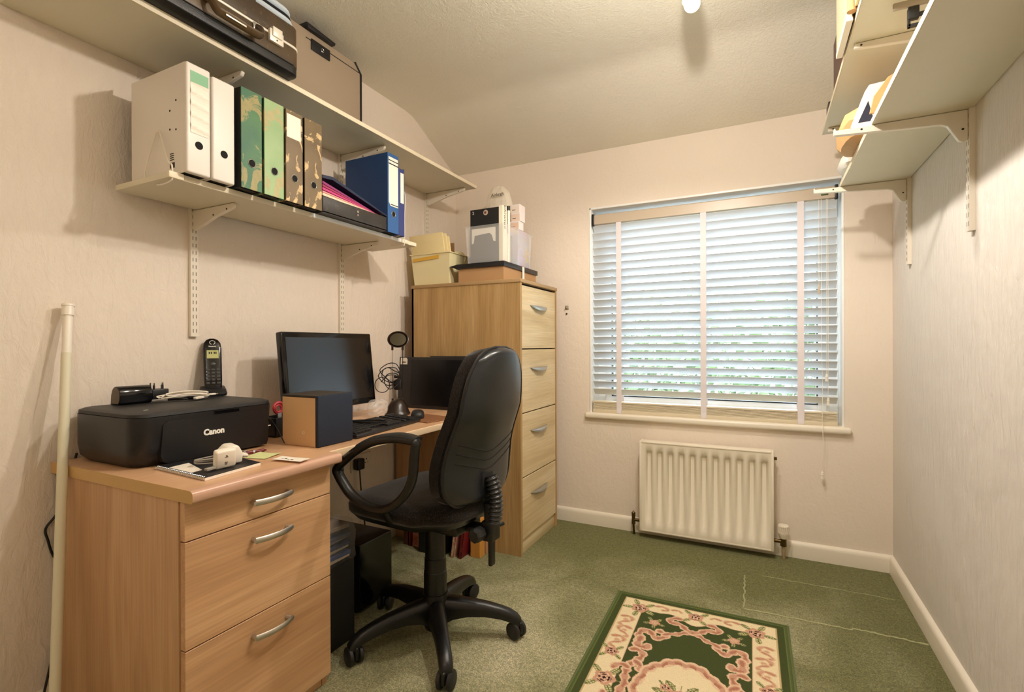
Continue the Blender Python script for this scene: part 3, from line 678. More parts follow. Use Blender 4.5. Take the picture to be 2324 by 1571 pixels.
q = MB(); q.box(XS, XS+0.0015, 1.45, 1.755, SZ+0.318, SZ+0.321); q.build('seam', 'black', sc_)
q = MB(); q.prism([(1.45, SZ+0.352), (1.59, SZ+0.352), (1.595, SZ+0.366), (1.44, SZ+0.374)], 0, XS-0.05, XS+0.018, 0.003); q.build('carry_handle', 'black', sc_)
q = MB(); q.box(XS, XS+0.006, 1.475, 1.575, SZ+0.282, SZ+0.328, 0.003); lk = q.build('latch', 'black', sc_)
q = MB(); q.tube([(XS+0.0065, 1.532+0.006*math.cos(a_), SZ+0.305+0.008*math.sin(a_)) for a_ in [2*math.pi*k/16 for k in range(16)]], 0.001, 6, True); q.build('lock_emblem', 'chrome', lk)

# ------------------------------------------------------------------ drawer pedestal and desk
PX1 = -1.196
pd = thing('drawer_pedestal', 'beech-effect three-drawer pedestal under the printer', 'drawers', (-1.5, 0.915, 0))
q = MB(); q.box(-1.795, PX1-0.020, 0.694, 0.712, 0, DH-0.030); q.build('near_side_panel', 'beech_z', pd)
q = MB(); q.box(-1.795, PX1-0.020, 1.118, 1.136, 0, DH-0.030); q.build('far_side_panel', 'beech_z', pd)
q = MB(); q.box(-1.79, PX1-0.025, 0.712, 1.118, 0.004, DH-0.032); q.build('inner_case', 'gap', pd)
q = MB(); q.box(-1.79, PX1-0.022, 0.714, 1.116, 0.0, 0.03); q.build('plinth', 'beech_y', pd)
q = MB(); q.box(-1.815, -1.175, 0.690, 1.140, DH-0.030, DH, 0.0); top_ = q.build('top_board', 'beech_top', pd)
q = MB(); nose = [(-1.1751, DH)]+[(-1.164+0.012*math.sin(a_), DH-0.012+0.012*math.cos(a_)) for a_ in [math.pi/2*k/5 for k in range(6)]]+[(-1.152, DH-0.024), (-1.156, DH-0.029), (-1.1751, DH-0.030)]
q.prism([(a, b_) for a, b_ in nose], 1, 0.690, 1.140); q.build('rounded_front_edge', 'beech_nose', top_, angle=50)
M['beech_edge'] = plain('beech_end_edging', 'c9a368', 0.5, vary=0.04)
q = MB(); q.box(-1.815, -1.175, 0.6890, 0.6901, DH-0.030, DH); q.prism(nose, 1, 0.6890, 0.6901); q.build('end_edging', 'beech_edge', top_)
for (z0_, z1_) in ((0.5945, 0.686), (0.340, 0.5915), (0.036, 0.337)):
    q = MB(); q.box(PX1-0.018, PX1, 0.697, 1.134, z0_, z1_, 0.001, 1); dr = q.build('drawer', 'beech_y', pd)
    zh = z1_-0.050; q = MB()
    if z0_ > 0.5: zh = 0.640
    arc = []
    for k in range(13):
        u = -1+2*k/12; arc.append((PX1+0.018+0.012*(1-u*u), 0.922+u*0.056, zh))
    q.tube(arc, 0.0060, 8, squash=(1.3, 0.5))
    for u in (-1, 1): q.tube([(PX1, 0.922+u*0.052, zh), (PX1+0.020, 0.922+u*0.056, zh)], 0.0062, 8)
    setp(q.build('handle', 'steel', dr), 'bowed satin metal handle')
# desk
dk = thing('desk', 'beech-effect desk running along the left wall behind the chair', 'desk', (-1.5, 1.68, 0))
q = MB(); q.box(-1.815, -1.215, 1.142, 2.205, DH-0.026, DH-0.001, 0.0); dt = q.build('desk_top', 'beech_top', dk)
q = MB(); q.box(-1.2151, -1.208, 1.142, 2.205, DH-0.027, DH-0.001, 0.003, 3); q.build('front_edge', plain('lit_edge', 'e4c9a6', 0.35), dt)  # pale tone paints in the light catching the desk's front edge
q = MB(); q.box(-1.800, -1.235, 2.180, 2.198, 0.0, DH-0.027); q.build('end_panel', 'beech_z', dk)
q = MB(); q.box(-1.815, -1.235, 1.145, 1.163, 0.0, DH-0.027); q.build('end_panel', 'beech_z', dk)
q = MB(); q.box(-1.48, -1.464, 1.163, 2.18, DH-0.066, DH-0.027); q.build('support_rail', 'beech_y', dk)
# wall socket with plug
so = thing('wall_socket', 'white double wall socket under the desk', 'socket', (XL, 1.93, 0.455))
q = MB(); q.box(XL+0.0003, XL+0.009, 1.86, 2.00, 0.415, 0.50, 0.003); pl_ = q.build('face_plate', 'bracket', so)
q = MB()
for y in (1.965,):
    q.box(XL+0.0088, XL+0.0094, y-0.012, y-0.006, 0.448, 0.452); q.box(XL+0.0088, XL+0.0094, y+0.006, y+0.012, 0.448, 0.452); q.box(XL+0.0088, XL+0.0094, y-0.003, y+0.003, 0.464, 0.472)
q.build('pin_holes', 'slot', pl_)
o = thing('black_plug', 'black mains plug in the wall socket under the desk', 'plug', (XL+0.03, 1.895, 0.455))
q = MB(); q.box(XL+0.0096, XL+0.045, 1.868, 1.918, 0.43, 0.485, 0.008, 3); q.build('plug_body', 'black', o)
q = MB(); q.tube(spline([(XL+0.03, 1.893, 0.432), (XL+0.034, 1.895, 0.36), (XL+0.03, 1.91, 0.26), (XL+0.03, 1.93, 0.12), (XL+0.05, 1.90, 0.02)], 5), 0.0035, 8); q.build('cable', 'black', o)

# ------------------------------------------------------------------ printer
PRZ = DH+0.0005
pr = thing('printer', 'black inkjet printer on the drawer pedestal', 'printer', (-1.63, 0.93, DH))
def rrect(x0, x1, y0, y1, r, seg=5):
    pts = []
    for cx, cy, a0 in ((x1-r, y1-r, 0), (x0+r, y1-r, 90), (x0+r, y0+r, 180), (x1-r, y0+r, 270)):
        for k in range(seg+1):
            a_ = math.radians(a0+90*k/seg); pts.append((cx+r*math.cos(a_), cy+r*math.sin(a_)))
    return pts
def rings(mb, levels, r, seg=5):
    mb.loft([[(a, b_, z) for a, b_ in rrect(x0, x1, y0, y1, r, seg)] for x0, x1, y0, y1, z in levels])
px0, px1, py0, py1 = -1.795, -1.462, 0.728, 1.150
q = MB()
rings(q, [(px0+0.02, px1-0.035, py0+0.02, py1-0.02, PRZ), (px0+0.004, px1-0.02, py0+0.004, py1-0.004, PRZ+0.018), (px0, px1-0.006, py0, py1, PRZ+0.050), (px0, px1, py0, py1, PRZ+0.130), (px0, px1, py0, py1, PRZ+0.137)], 0.045)
bd = q.build('body', 'black', pr, angle=40)
q = MB(); rings(q, [(px0+0.001, px1-0.001, py0+0.001, py1-0.001, PRZ+0.1385), (px0+0.002, px1-0.003, py0+0.002, py1-0.002, PRZ+0.147), (px0+0.012, px1-0.020, py0+0.012, py1-0.012, PRZ+0.152)], 0.045)
q.build('scanner_lid', 'black_soft', pr, angle=30)
q = MB(); q.prism([(py0+0.085, PRZ+0.006), (py1-0.035, PRZ+0.006), (py1-0.030, PRZ+0.02), (py1-0.030, PRZ+0.112), (py1-0.042, PRZ+0.124), (py0+0.080, PRZ+0.124), (py0+0.068, PRZ+0.114), (py0+0.062, PRZ+0.03), (py0+0.070, PRZ+0.012)], 0, px1-0.02, px1+0.0012, 0.0)
pnl = q.build('front_flap', 'black_gloss_soft' if 'black_gloss_soft' in M else 'black', pr)
q = MB(); q.box(px1, px1+0.0018, py0+0.21, py0+0.29, PRZ+0.126, PRZ+0.136, 0.0008, 1); q.build('finger_scoop', 'black_gloss', pr)
M['print_white'] = plain('white_lettering', 'f4f2ea', 0.5)
text('maker_name', 'Canon', 0.0235, 'print_white', (px1+0.0014, 0.938, PRZ+0.075), (0, 1, 0), (0, 0, 1), pnl, 0.0003, 0.0012)
q = MB(); q.box(px1-0.004, px1-0.0002, 1.120, 1.131, PRZ+0.064, PRZ+0.0665); q.build('panel_mark', 'print_white', bd)
q = MB(); q.box(px1-0.002, px1+0.0008, 1.120, 1.131, PRZ+0.078, PRZ+0.088, 0.0005, 1); q.build('button', 'black_gloss', bd)
q = MB(); q.box(px1-0.07, px1-0.066, py0+0.055, py0+0.066, PRZ+0.1519, PRZ+0.1523); q.build('lid_mark', 'print_white', pr)
PT = PRZ+0.1525
# charger block with a UK plug
ch_ = thing('power_adapter', 'black rounded power adapter with upturned UK plug pins on the printer', 'power adapter', (-1.74, 0.86, PT))
q = MB(); D = [(-0.030, 0.0), (0.016, 0.0), (0.022, 0.006), (0.024, 0.030)]+[(0.024*math.cos(a_)-0.004*0, 0.030+0.026*math.sin(a_)) for a_ in [math.pi*k/12 for k in range(1, 12)]]+[(-0.026, 0.030)]
q.m = Matrix.Translation((-1.737, 0, PT)) @ Matrix.Identity(4)
q.prism(D, 1, 0.835, 0.925, 0.002, 2); cbody = q.build('adapter_body', 'black_gloss', ch_, angle=35)
q = MB(); q.m = Matrix.Translation((-1.737, 0, PT)); q.prism([(a*0.86, 0.004+b_*0.88) for a, b_ in D], 1, 0.8343, 0.8352); setp(q.build('end_face', plain('taupe_end', '6e6152', 0.6), cbody), 'taupe end face')
q = MB(); q.box(-1.760, -1.715, 0.926, 0.975, PT+0.008, PT+0.040, 0.003, 2); pg_ = q.build('plug_base', 'black', ch_)
for (x, y, s_) in ((-1.737, 0.966, 0.0045), (-1.748, 0.936, 0.0035), (-1.727, 0.936, 0.0035)):
    q = MB(); q.box(x-s_*0.7, x+s_*0.7, y-s_*0.6, y+s_*0.6, PT+0.040, PT+0.052); pn = q.build('pin_sleeve', 'black', pg_)
    q = MB(); q.box(x-s_*0.7, x+s_*0.7, y-s_*0.6, y+s_*0.6, PT+0.052, PT+0.060, 0.001, 1); setp(q.build('pin_tip', 'chrome', pg_), 'bare metal pin tip')
ch_.location.y -= 0.022
# white USB cable coiled
M['cable_white'] = plain('white_cable', 'ece4d6', 0.45)
uc = thing('usb_cable', 'white USB charging cable folded into a bundle on the printer', 'cable', (-1.66, 1.01, PT))
q = MB(); pts = []
for k in range(7):
    yA, yB = 0.945+0.004*k, 1.075-0.006*(k % 3); xo = -1.695+0.0045*k; zz = PT+0.012+0.006*math.sin(k*1.7)+0.002*k
    if k % 2 == 0: pts += [(xo, yA, zz), (xo+0.004, (yA+yB)/2, zz+0.003), (xo+0.014, yB, zz-0.004)]
    else: pts += [(xo+0.014, yB+0.012, zz-0.002), (xo+0.004, (yA+yB)/2, zz+0.004), (xo, yA-0.008, zz)]
q.tube(spline(pts, 5), 0.0022, 8); q.build('coil', 'cable_white', uc)
q = MB(); q.obox((-1.652, 1.045, PT+0.008), (0.011, 0.038, 0.008), RZ(20), 0.002); u1 = q.build('usb_plug', 'cable_white', uc)
q = MB(); q.obox((-1.6575, 1.069, PT+0.008), (0.009, 0.014, 0.005), RZ(20)); q.build('plug_tip', 'steel', u1)
q = MB(); q.obox((-1.668, 1.098, PT+0.014), (0.008, 0.026, 0.006), RZ(-5), 0.002); u1 = q.build('usb_plug', 'cable_white', uc)
q = MB(); q.obox((-1.667, 1.114, PT+0.014), (0.005, 0.008, 0.003), RZ(-5)); q.build('plug_tip', 'steel', u1)
q = MB(); q.tube(spline([(-1.70, 0.94, PT+0.006), (-1.68, 0.99, PT+0.005), (-1.66, 1.03, PT+0.005), (-1.665, 1.00, PT+0.010), (-1.70, 0.98, PT+0.006), (-1.715, 0.95, PT+0.006)], 5), 0.004, 8)
solo(q, 'black_cable', 'black', 'black cable loop lying under the white cable on the printer', 'cable', (-1.69, 0.98, PT))
uc.location.y -= 0.035
# cordless phone on its cradle
ph = thing('cordless_phone', 'black cordless telephone standing in its charging cradle on the printer', 'telephone', (-1.755, 1.125, PT))
ph.rotation_euler = (0, 0, math.radians(-28))
ph.location = (0, 0, 0)
q = MB(); rings(q, [(-0.040, 0.036, -0.030, 0.030, 0.0), (-0.042, 0.038, -0.032, 0.032, 0.006), (-0.040, 0.030, -0.030, 0.030, 0.016), (-0.038, 0.010, -0.028, 0.028, 0.024)], 0.012)
q.build('cradle', 'black', ph, angle=50)
q = MB(); TL_ = math.radians(-17)
q.m = Matrix.Translation((0.008, 0, 0.014)) @ Matrix.Rotation(TL_, 4, 'Y')
hs = []
for z, w, d in ((0.0, 0.017, 0.020), (0.006, 0.0205, 0.024), (0.03, 0.0215, 0.026), (0.08, 0.022, 0.025), (0.118, 0.0225, 0.024), (0.134, 0.0205, 0.022), (0.143, 0.015, 0.018), (0.148, 0.007, 0.012)):
    hs.append([(a, b_, z) for a, b_ in rrect(-d/2, d/2, -w, w, min(w, d/2)*0.45, 3)])
q.loft(hs); hsT = q.m.copy(); hb_ = q.build('handset', 'black_gloss', ph, angle=45)
q = MB(); q.m = hsT; q.box(0.0110, 0.0132, -0.0145, 0.0145, 0.088, 0.112, 0.0008, 1); setp(q.build('display', plain('lcd', 'b9ba7c', 0.3), hb_), 'olive-green display')
q = MB(); q.m = hsT
for dx in (-0.008, -0.003, 0.004, 0.008): q.box(0.0130, 0.0134, dx-0.0014, dx+0.0014, 0.101, 0.107)
q.build('display_digits', 'slot', hb_)
mk2 = text('maker_name', 'Panasonic', 0.0046, 'print_white', (0, 0, 0), (0, 1, 0), (0, 0, 1), hb_, 0.0002, 0.00012)
mk2.data.transform(hsT @ Matrix.Translation((0.0122, 0, 0.1230)))
q = MB(); q.m = hsT; q.tube([(0.0118, 0.0065*math.cos(a_), 0.1345+0.0055*math.sin(a_)) for a_ in [math.radians(250-320*k/14) for k in range(15)]], 0.0007, 6); q.build('ring_light', 'print_white', hb_)
M['key'] = plain('phone_key', '3a3a3a', 0.4)
q = MB(); q.m = hsT; q.ell((0.0128, 0, 0.072), (0.002, 0.007, 0.0055), 14, 8); q.build('navigation_key', 'key', hb_)
for r_ in range(5):
    for c_ in (-1, 0, 1):
        q = MB(); q.m = hsT; q.box(0.0125, 0.0142, c_*0.0125-0.0045, c_*0.0125+0.0045, 0.056-r_*0.0095-0.0032, 0.056-r_*0.0095+0.0028, 0.0008, 1); kk = q.build('key', 'key', hb_)
ph.location = (-1.765, 1.130, PT); ph.scale = (1.25, 1.30, 1.30)

# ------------------------------------------------------------------ things on the pedestal top
nb = thing('spiral_notebook', 'spiral-bound notebook with a black cover beside the printer', 'notebook', (-1.38, 0.86, DH))
NA, NB_, NC, ND = Vector((-1.215, 0.757, 0)), Vector((-1.452, 0.772, 0)), Vector((-1.440, 0.950, 0)), Vector((-1.238, 0.925, 0))
def slabq(mb, pts, z0, z1):
    P = [(p.x, p.y, z0) for p in pts]+[(p.x, p.y, z1) for p in pts]
    mb.hull(P, [(0, 1, 2, 3), (7, 6, 5, 4), (0, 4, 5, 1), (1, 5, 6, 2), (2, 6, 7, 3), (3, 7, 4, 0)])
q = MB(); slabq(q, (NA, NB_, NC, ND), DH+0.0005, DH+0.0075); q.build('pages', 'paper', nb)
q = MB(); slabq(q, (NA, NB_, NC, ND), DH+0.0076, DH+0.0088); cv = q.build('cover', 'black', nb)
q = MB(); 
mid = NA.lerp(NB_, 0.32); e1 = NA.lerp(NB_, 0.78); v_ = (ND-NA)*0.38
slabq(q, (mid+(ND-NA)*0.05, e1+(ND-NA)*0.05, e1+v_, mid+v_*0.6), DH+0.0089, DH+0.0092); q.build('cover_label', 'paper', cv)
q = MB()
for k in range(30):
    p = NA.lerp(NB_, (k+0.8)/31.2); q.tube([(p.x, p.y+0.0015+0.0048*math.cos(a_), DH+0.0050+0.0048*math.sin(a_)) for a_ in [2*math.pi*j/12 for j in range(12)]], 0.0007, 5, True)
q.build('spiral_binding', 'chrome', nb)
NZ = DH+0.0095
wp = thing('white_plug', 'white mains plug with a square wall charger lying on the notebook', 'plug', (-1.28, 0.86, NZ))
M['white_plastic'] = plain('white_plastic', 'efe8da', 0.35)
q = MB(); q.m = Matrix.Translation((-1.262, 0.838, NZ+0.026)) @ RZ(-12).to_4x4() @ RY(14).to_4x4() @ RX(3).to_4x4(); q.box(-0.011, 0.011, -0.026, 0.026, -0.026, 0.026, 0.007, 3); mA = q.m.copy(); cb = q.build('charger_block', 'white_plastic', wp)
q = MB(); q.m = mA; q.prism([(-0.005, 0.006), (0.005, 0.006), (0.003, 0.010), (0.0015, 0.013), (-0.002, 0.012), (-0.001, 0.009)], 0, 0.0111, 0.0114); q.prism([(-0.004, -0.006), (0.004, -0.006), (0.002, -0.014), (-0.002, -0.014)], 0, 0.0111, 0.0114); q.build('safety_marks', 'slot_soft', cb)
q = MB(); q.m = Matrix.Translation((-1.300, 0.876, NZ+0.026)) @ RZ(-8).to_4x4() @ RY(6).to_4x4(); q.prism([(-0.026, -0.024), (0.026, -0.024), (0.027, 0.004), (0.014, 0.026), (-0.010, 0.027), (-0.026, 0.012)], 0, -0.020, 0.024, 0.006, 3); q.build('plug_body', 'white_plastic', wp)
q = MB(); q.cyl((-1.29, 0.900, NZ+0.020), (-1.29, 0.922, NZ+0.014), 0.008, 0.005, 14); q.build('cable_grip', 'white_plastic', wp)
M['cable_grey'] = plain('grey_cable', '9f998f', 0.4)
cg = thing('charger_cable', 'grey charging cable coiled behind the white plug on the notebook', 'cable', (-1.32, 0.90, NZ))
q = MB(); pts = []
for k in range(30):
    t_ = k/29*2*math.pi*3.2; pts.append((-1.345+0.030*math.cos(t_)*(1+0.1*math.sin(k)), 0.885+0.070*math.sin(t_)*(1+0.08*math.cos(k*2)), NZ+0.004+0.0045*(k/29*3)+0.002*math.sin(k*1.3)))
q.tube(spline(pts, 3), 0.0019, 7); q.build('coil', 'cable_grey', cg)
q = MB(); q.obox((-1.265, 0.802, NZ+0.006), (0.012, 0.030, 0.007), RZ(12), 0.002); q.build('connector', 'cable_grey', cg)
pe = thing('red_pen', 'dark red pen lying behind the yellow sticky note', 'pen', (-1.39, 0.99, DH))
q = MB(); q.cyl((-1.405, 0.965, DH+0.0055), (-1.385, 1.045, DH+0.0055), 0.005, 0.005, 12); q.cyl((-1.385, 1.045, DH+0.0055), (-1.3825, 1.055, DH+0.005), 0.005, 0.001, 12); b_ = q.build('barrel', plain('maroon_pen', '6e1f22', 0.25), pe)
q = MB()
for t_ in (0.3, 0.62): q.cyl((-1.405+0.02*t_, 0.965+0.08*t_, DH+0.0055), (-1.405+0.02*(t_+0.06), 0.965+0.08*(t_+0.06), DH+0.0055), 0.0053, 0.0053, 12)
q.build('silver_band', 'chrome', b_)
def note(name, label, c, ang, sx, sy, z, mat, lift=0.004):
    q = MB(); R3 = RZ(ang); rows = []
    for i in range(7):
        u = -1+2*i/6; rows.append([Vector(c)+R3 @ Vector((u*sx/2, v*sy/2, 0))+Vector((0, 0, z+lift*u*u*(0.6+0.4*v))) for v in (-1, 0, 1)])
    for dz in (0, 0.0004):
        for a, b_ in zip(rows[:-1], rows[1:]):
            for i in range(2): q.quad(a[i]+Vector((0, 0, dz)), a[i+1]+Vector((0, 0, dz)), b_[i+1]+Vector((0, 0, dz)), b_[i]+Vector((0, 0, dz)))
    return solo(q, name, mat, label, 'note', (c[0], c[1], z), smooth=False)
note('sticky_note', 'pale yellow-green sticky note on the pedestal top', (-1.335, 1.005, 0), 15, 0.075, 0.075, DH+0.001, plain('sticky_yellow', 'd9dea0', 0.8), 0.003)
nn = note('paper_slip', 'narrow white printed slip overhanging the front edge of the pedestal', (-1.205, 0.998, 0), 8, 0.10, 0.040, DH+0.0055, 'paper', 0.001)
q = MB()
for k in range(4): q.box(-1.235+k*0.012, -1.228+k*0.012, 0.990, 0.992+0.004*(k % 2), DH+0.0062, DH+0.0064)
q.build('slip_print', 'slot', nn)

# ------------------------------------------------------------------ things on the desk
DZ = DH-0.0005
sk = thing('desk_speaker', 'wooden-sided speaker box with a dark blue-black grille at the near end of the desk', 'speaker', (-1.36, 1.255, DH))
M['speaker_side'] = plain('light_beech_veneer', 'd2ae82', 0.5, vary=0.05)
M['grille'] = plain('blue_black_grille', '1b2638', 0.75, bump=0.6, bscale=700)
M['speaker_top'] = plain('dark_brown_top', '322a22', 0.5)
q = MB(); q.box(-1.445, -1.292, 1.163, 1.315, DZ, DZ+0.160, 0.001, 1); cabn = q.build('cabinet', 'speaker_side', sk)
q = MB(); q.box(-1.4455, -1.292, 1.1625, 1.3155, DZ+0.160, DZ+0.168, 0.001, 1); q.build('top_panel', 'speaker_top', sk)
q = MB(); q.box(-1.292, -1.277, 1.1625, 1.3155, DZ+0.001, DZ+0.168, 0.003, 2); q.build('grille', 'grille', sk)
q = MB(); q.tube([(-1.345+0.005*math.cos(a_), 1.1627, DZ+0.045+0.005*math.sin(a_)) for a_ in [2*math.pi*k/16 for k in range(16)]], 0.0008, 6, True); q.build('round_mark', 'bracket', cabn)
# monitor
mo = thing('monitor', 'black widescreen monitor facing the chair, behind the speaker box', 'monitor', (-1.68, 1.56, DH))
tl = math.radians(-6)
mo_m = Matrix.Translation((-1.622, 1.570, 0.785)) @ Matrix.Rotation(tl, 4, 'Y')
q = MB(); q.m = mo_m; q.box(-0.030, 0.004, -0.246, 0.246, 0.0, 0.322, 0.006, 3); bz = q.build('bezel', 'black_gloss', mo)
q = MB(); q.m = mo_m; q.box(0.0042, 0.0052, -0.230, 0.230, 0.026, 0.300); q.build('screen', plain('dark_screen', '0a0e14', 0.16, spec=0.8), mo)
q = MB(); q.m = mo_m; q.box(-0.055, -0.028, -0.12, 0.12, 0.06, 0.24, 0.01, 2); q.build('rear_housing', 'black', mo)
q = MB(); q.prism([(-1.715, DZ+0.012), (-1.675, DZ+0.012), (-1.655, DZ+0.16), (-1.70, DZ+0.16)], 1, 1.525, 1.59, 0.004); q.build('stand_neck', 'black', mo)
q = MB(); q.prism(rrect(-1.79, -1.60, 1.45, 1.665, 0.05), 2, DZ+0.0003, DZ+0.013, 0.004); q.build('stand_base', 'black', mo)
# clear bag of cables behind
mt, nt, b = nodes('clear_film'); b.inputs['Base Color'].default_value = (0.9, 0.9, 0.88, 1); b.inputs['Roughness'].default_value = 0.15; b.inputs['Alpha'].default_value = 0.28
M['film'] = mt
mt, nt, b = nodes('frosted_tub'); b.inputs['Base Color'].default_value = (0.86, 0.87, 0.86, 1); b.inputs['Roughness'].default_value = 0.3; b.inputs['Alpha'].default_value = 0.22
M['tub'] = mt
def crumple(mb, c, size, seed, n=10, amp=0.18):
    r_ = random.Random(seed); R = []
    for j in range(n+1):
        ph_ = math.pi*j/n
        R.append([(c[0]+size[0]*(math.copysign(abs(math.cos(2*math.pi*k/16))**0.7, math.cos(2*math.pi*k/16)))*max(0.02, math.sin(ph_)**0.6)*(1+r_.uniform(-amp, amp)),
                   c[1]+size[1]*(math.copysign(abs(math.sin(2*math.pi*k/16))**0.7, math.sin(2*math.pi*k/16)))*max(0.02, math.sin(ph_)**0.6)*(1+r_.uniform(-amp, amp)),
                   c[2]-size[2]*math.cos(ph_)*(1+r_.uniform(-0.04, 0.04))) for k in range(16)])
    mb.loft(R)
q = MB(); crumple(q, (-1.585, 1.790, DZ+0.043), (0.035, 0.05, 0.041), 5)
solo(q, 'clear_plastic_bag', 'film', 'crumpled clear plastic bag on the desk under the monitor corner', 'bag', (-1.60, 1.775, DZ), smooth=False)
# keyboard
kb = thing('keyboard', 'black keyboard with its cable bundled on top, in front of the monitor', 'keyboard', (-1.37, 1.54, DH))
kb_m = Matrix.Translation((-1.372, 1.538, DZ+0.0005)) @ RZ(6).to_4x4() @ RY(-0.0).to_4x4()
q = MB(); q.m = kb_m; q.prism([(0.072, 0.0), (0.078, 0.006), (0.074, 0.014), (-0.072, 0.027), (-0.078, 0.022), (-0.078, 0.0)], 1, -0.215, 0.215, 0.002); kcase = q.build('keyboard_case', 'black', kb)
q = MB(); q.m = kb_m @ Matrix.Translation((0, 0, 0.0202)) @ Matrix.Rotation(math.atan2(13, 146), 4, 'Y')
for r_ in range(6):
    for c_ in range(21):
        if c_ in (15, 17) or (r_ == 5 and 4 < c_ < 10): continue
        y = -0.207+c_*0.0197; x = -0.062+r_*0.0215
        q.box(x, x+0.017, y, y+0.0165, 0.0, 0.006)
ky = q.build('keys', plain('keycaps', '222224', 0.5), kb)
q = MB(); pts = []
for k in range(26):
    t_ = k/25*2*math.pi*4.3; pts.append((-1.372+0.062*math.cos(t_), 1.500+0.018*math.sin(t_)+0.03*math.cos(t_), DZ+0.034+0.003*math.sin(k)))
q.tube(spline(pts, 3), 0.0026, 7)
q.tube(spline([(-1.43, 1.47, DZ+0.034), (-1.44, 1.44, DZ+0.05), (-1.43, 1.42, DZ+0.036), (-1.45, 1.40, DZ+0.034)], 5), 0.0026, 7)
q.build('cable', 'black', kb)
# mouse and mat
q = MB(); q.m = Matrix.Translation((-1.350, 1.842, DZ+0.0004)) @ RZ(-12).to_4x4(); q.box(-0.095, 0.105, -0.088, 0.088, 0, 0.004, 0.001, 1)
mm_ = solo(q, 'mouse_mat', plain('brown_mat', '8a5c3a', 0.6, vary=0.1), 'brown mouse mat on the far end of the desk', 'mouse mat', (-1.35, 1.84, DZ))
ms = thing('computer_mouse', 'black computer mouse on the brown mouse mat', 'mouse', (-1.385, 1.83, DZ+0.005))
q = MB(); q.m = Matrix.Translation((-1.385, 1.825, DZ+0.0046)) @ RZ(35).to_4x4()
q.loft([[(a*s1, b_*s1, z) for a, b_ in rrect(-0.030, 0.030, -0.050, 0.050, 0.027, 5)] for s1, z in ((0.94, 0.0), (1.0, 0.006), (0.97, 0.018), (0.82, 0.028), (0.55, 0.034), (0.2, 0.036))])
mb_ = q.build('shell', 'black_soft', ms, angle=60)
q = MB(); q.tube(spline([(-1.42, 1.785, DZ+0.012), (-1.45, 1.75, DZ+0.006), (-1.50, 1.76, DZ+0.004), (-1.56, 1.72, DZ+0.004)], 5), 0.002, 7); q.build('cable', 'black', ms)
# desk lamp
M['lamp_brown'] = plain('dark_bronze_plastic', '2b1f17', 0.3)
dl = thing('desk_lamp', 'small dark halogen desk lamp with twin rods beside the monitor', 'desk lamp', (-1.56, 1.90, DH))
lc = (-1.555, 1.895)
q = MB(); q.lathe([(0.058, 0.0), (0.060, 0.006), (0.056, 0.012), (0.052, 0.020), (0.044, 0.045), (0.030, 0.066), (0.014, 0.076), (0.001, 0.078)], (lc[0], lc[1], DZ+0.0004), 28); q.build('domed_base', 'lamp_brown', dl, angle=50)
dv = Vector((0.80, 0.58, 0)).normalized()
for s_ in (-1, 1):
    p = Vector((lc[0], lc[1], 0))+dv*0.024*s_
    q = MB(); q.cyl((p.x, p.y, DZ+0.055), (p.x, p.y, 1.050), 0.0018, seg=8); q.build('rod', 'chrome' if s_ < 0 else 'black', dl)
    q = MB(); q.obox((p.x, p.y, 1.038), (0.010, 0.010, 0.022), RZ(36), 0.002); q.build('rod_socket', 'lamp_brown', dl)
    q = MB(); q.obox((p.x, p.y, DZ+0.070), (0.009, 0.009, 0.016), RZ(36), 0.002); q.build('rod_foot', 'lamp_brown', dl)
q = MB(); Rh = Matrix.Rotation(math.radians(36), 3, 'Z') @ Matrix.Rotation(math.radians(68), 3, 'X')
q.lathe([(0.001, -0.030), (0.025, -0.026), (0.042, -0.012), (0.048, 0.0), (0.050, 0.003), (0.047, 0.004), (0.040, -0.006), (0.001, -0.012)], (lc[0], lc[1]+0.004, 1.078), 28, Rh @ Matrix.Diagonal((1.0, 0.86, 1)))
hd_ = q.build('lamp_shade', 'lamp_brown', dl, angle=50)
q = MB(); q.lathe([(0.038, -0.004), (0.038, 0.0025), (0.001, 0.0035)], (lc[0], lc[1]+0.004, 1.078), 24, Rh @ Matrix.Diagonal((1.0, 0.86, 1))); q.build('reflector', plain('smoky_reflector', '5f5a4c', 0.2, 0.85), hd_)
q = MB(); q.obox((lc[0], lc[1], 0.862), (0.040, 0.030, 0.050), RZ(36), 0.012, 3); q.build('transformer', 'black', dl)
q = MB(); q.obox((lc[0], lc[1], 0.900), (0.034, 0.022, 0.012), RZ(36), 0.003, 2); q.build('cross_clip', 'lamp_brown', dl)
q = MB(); pts = []
rr = random.Random(11)
for k in range(30):
    t_ = k/29*2*math.pi*4.5; cc_ = Vector((lc[0]-0.006, lc[1]-0.010, 0.915))
    pts.append(cc_+dv*(0.048*math.cos(t_)-0.010)*rr.uniform(0.6, 1.15)+Vector((0, 0, 0.045*math.sin(t_)*rr.uniform(0.5, 1.1)-0.002*k+0.02))+Vector((-0.58, 0.8, 0))*rr.uniform(-0.012, 0.012)+Vector((0.01, -0.03, 0)))
q.tube(spline(pts, 4), 0.0022, 7); q.build('tangled_cable', 'black', dl)
q = MB(); pts = []
for k in range(19):
    t_ = k/18*2*math.pi*1.05; pts.append(Vector((-1.615, 1.855, 0.862))+dv*0.034*math.cos(t_)+Vector((0, 0, 0.036*math.sin(t_))))
q.tube(spline(pts, 3), 0.002, 7); q.build('cable_loop', 'black', dl)
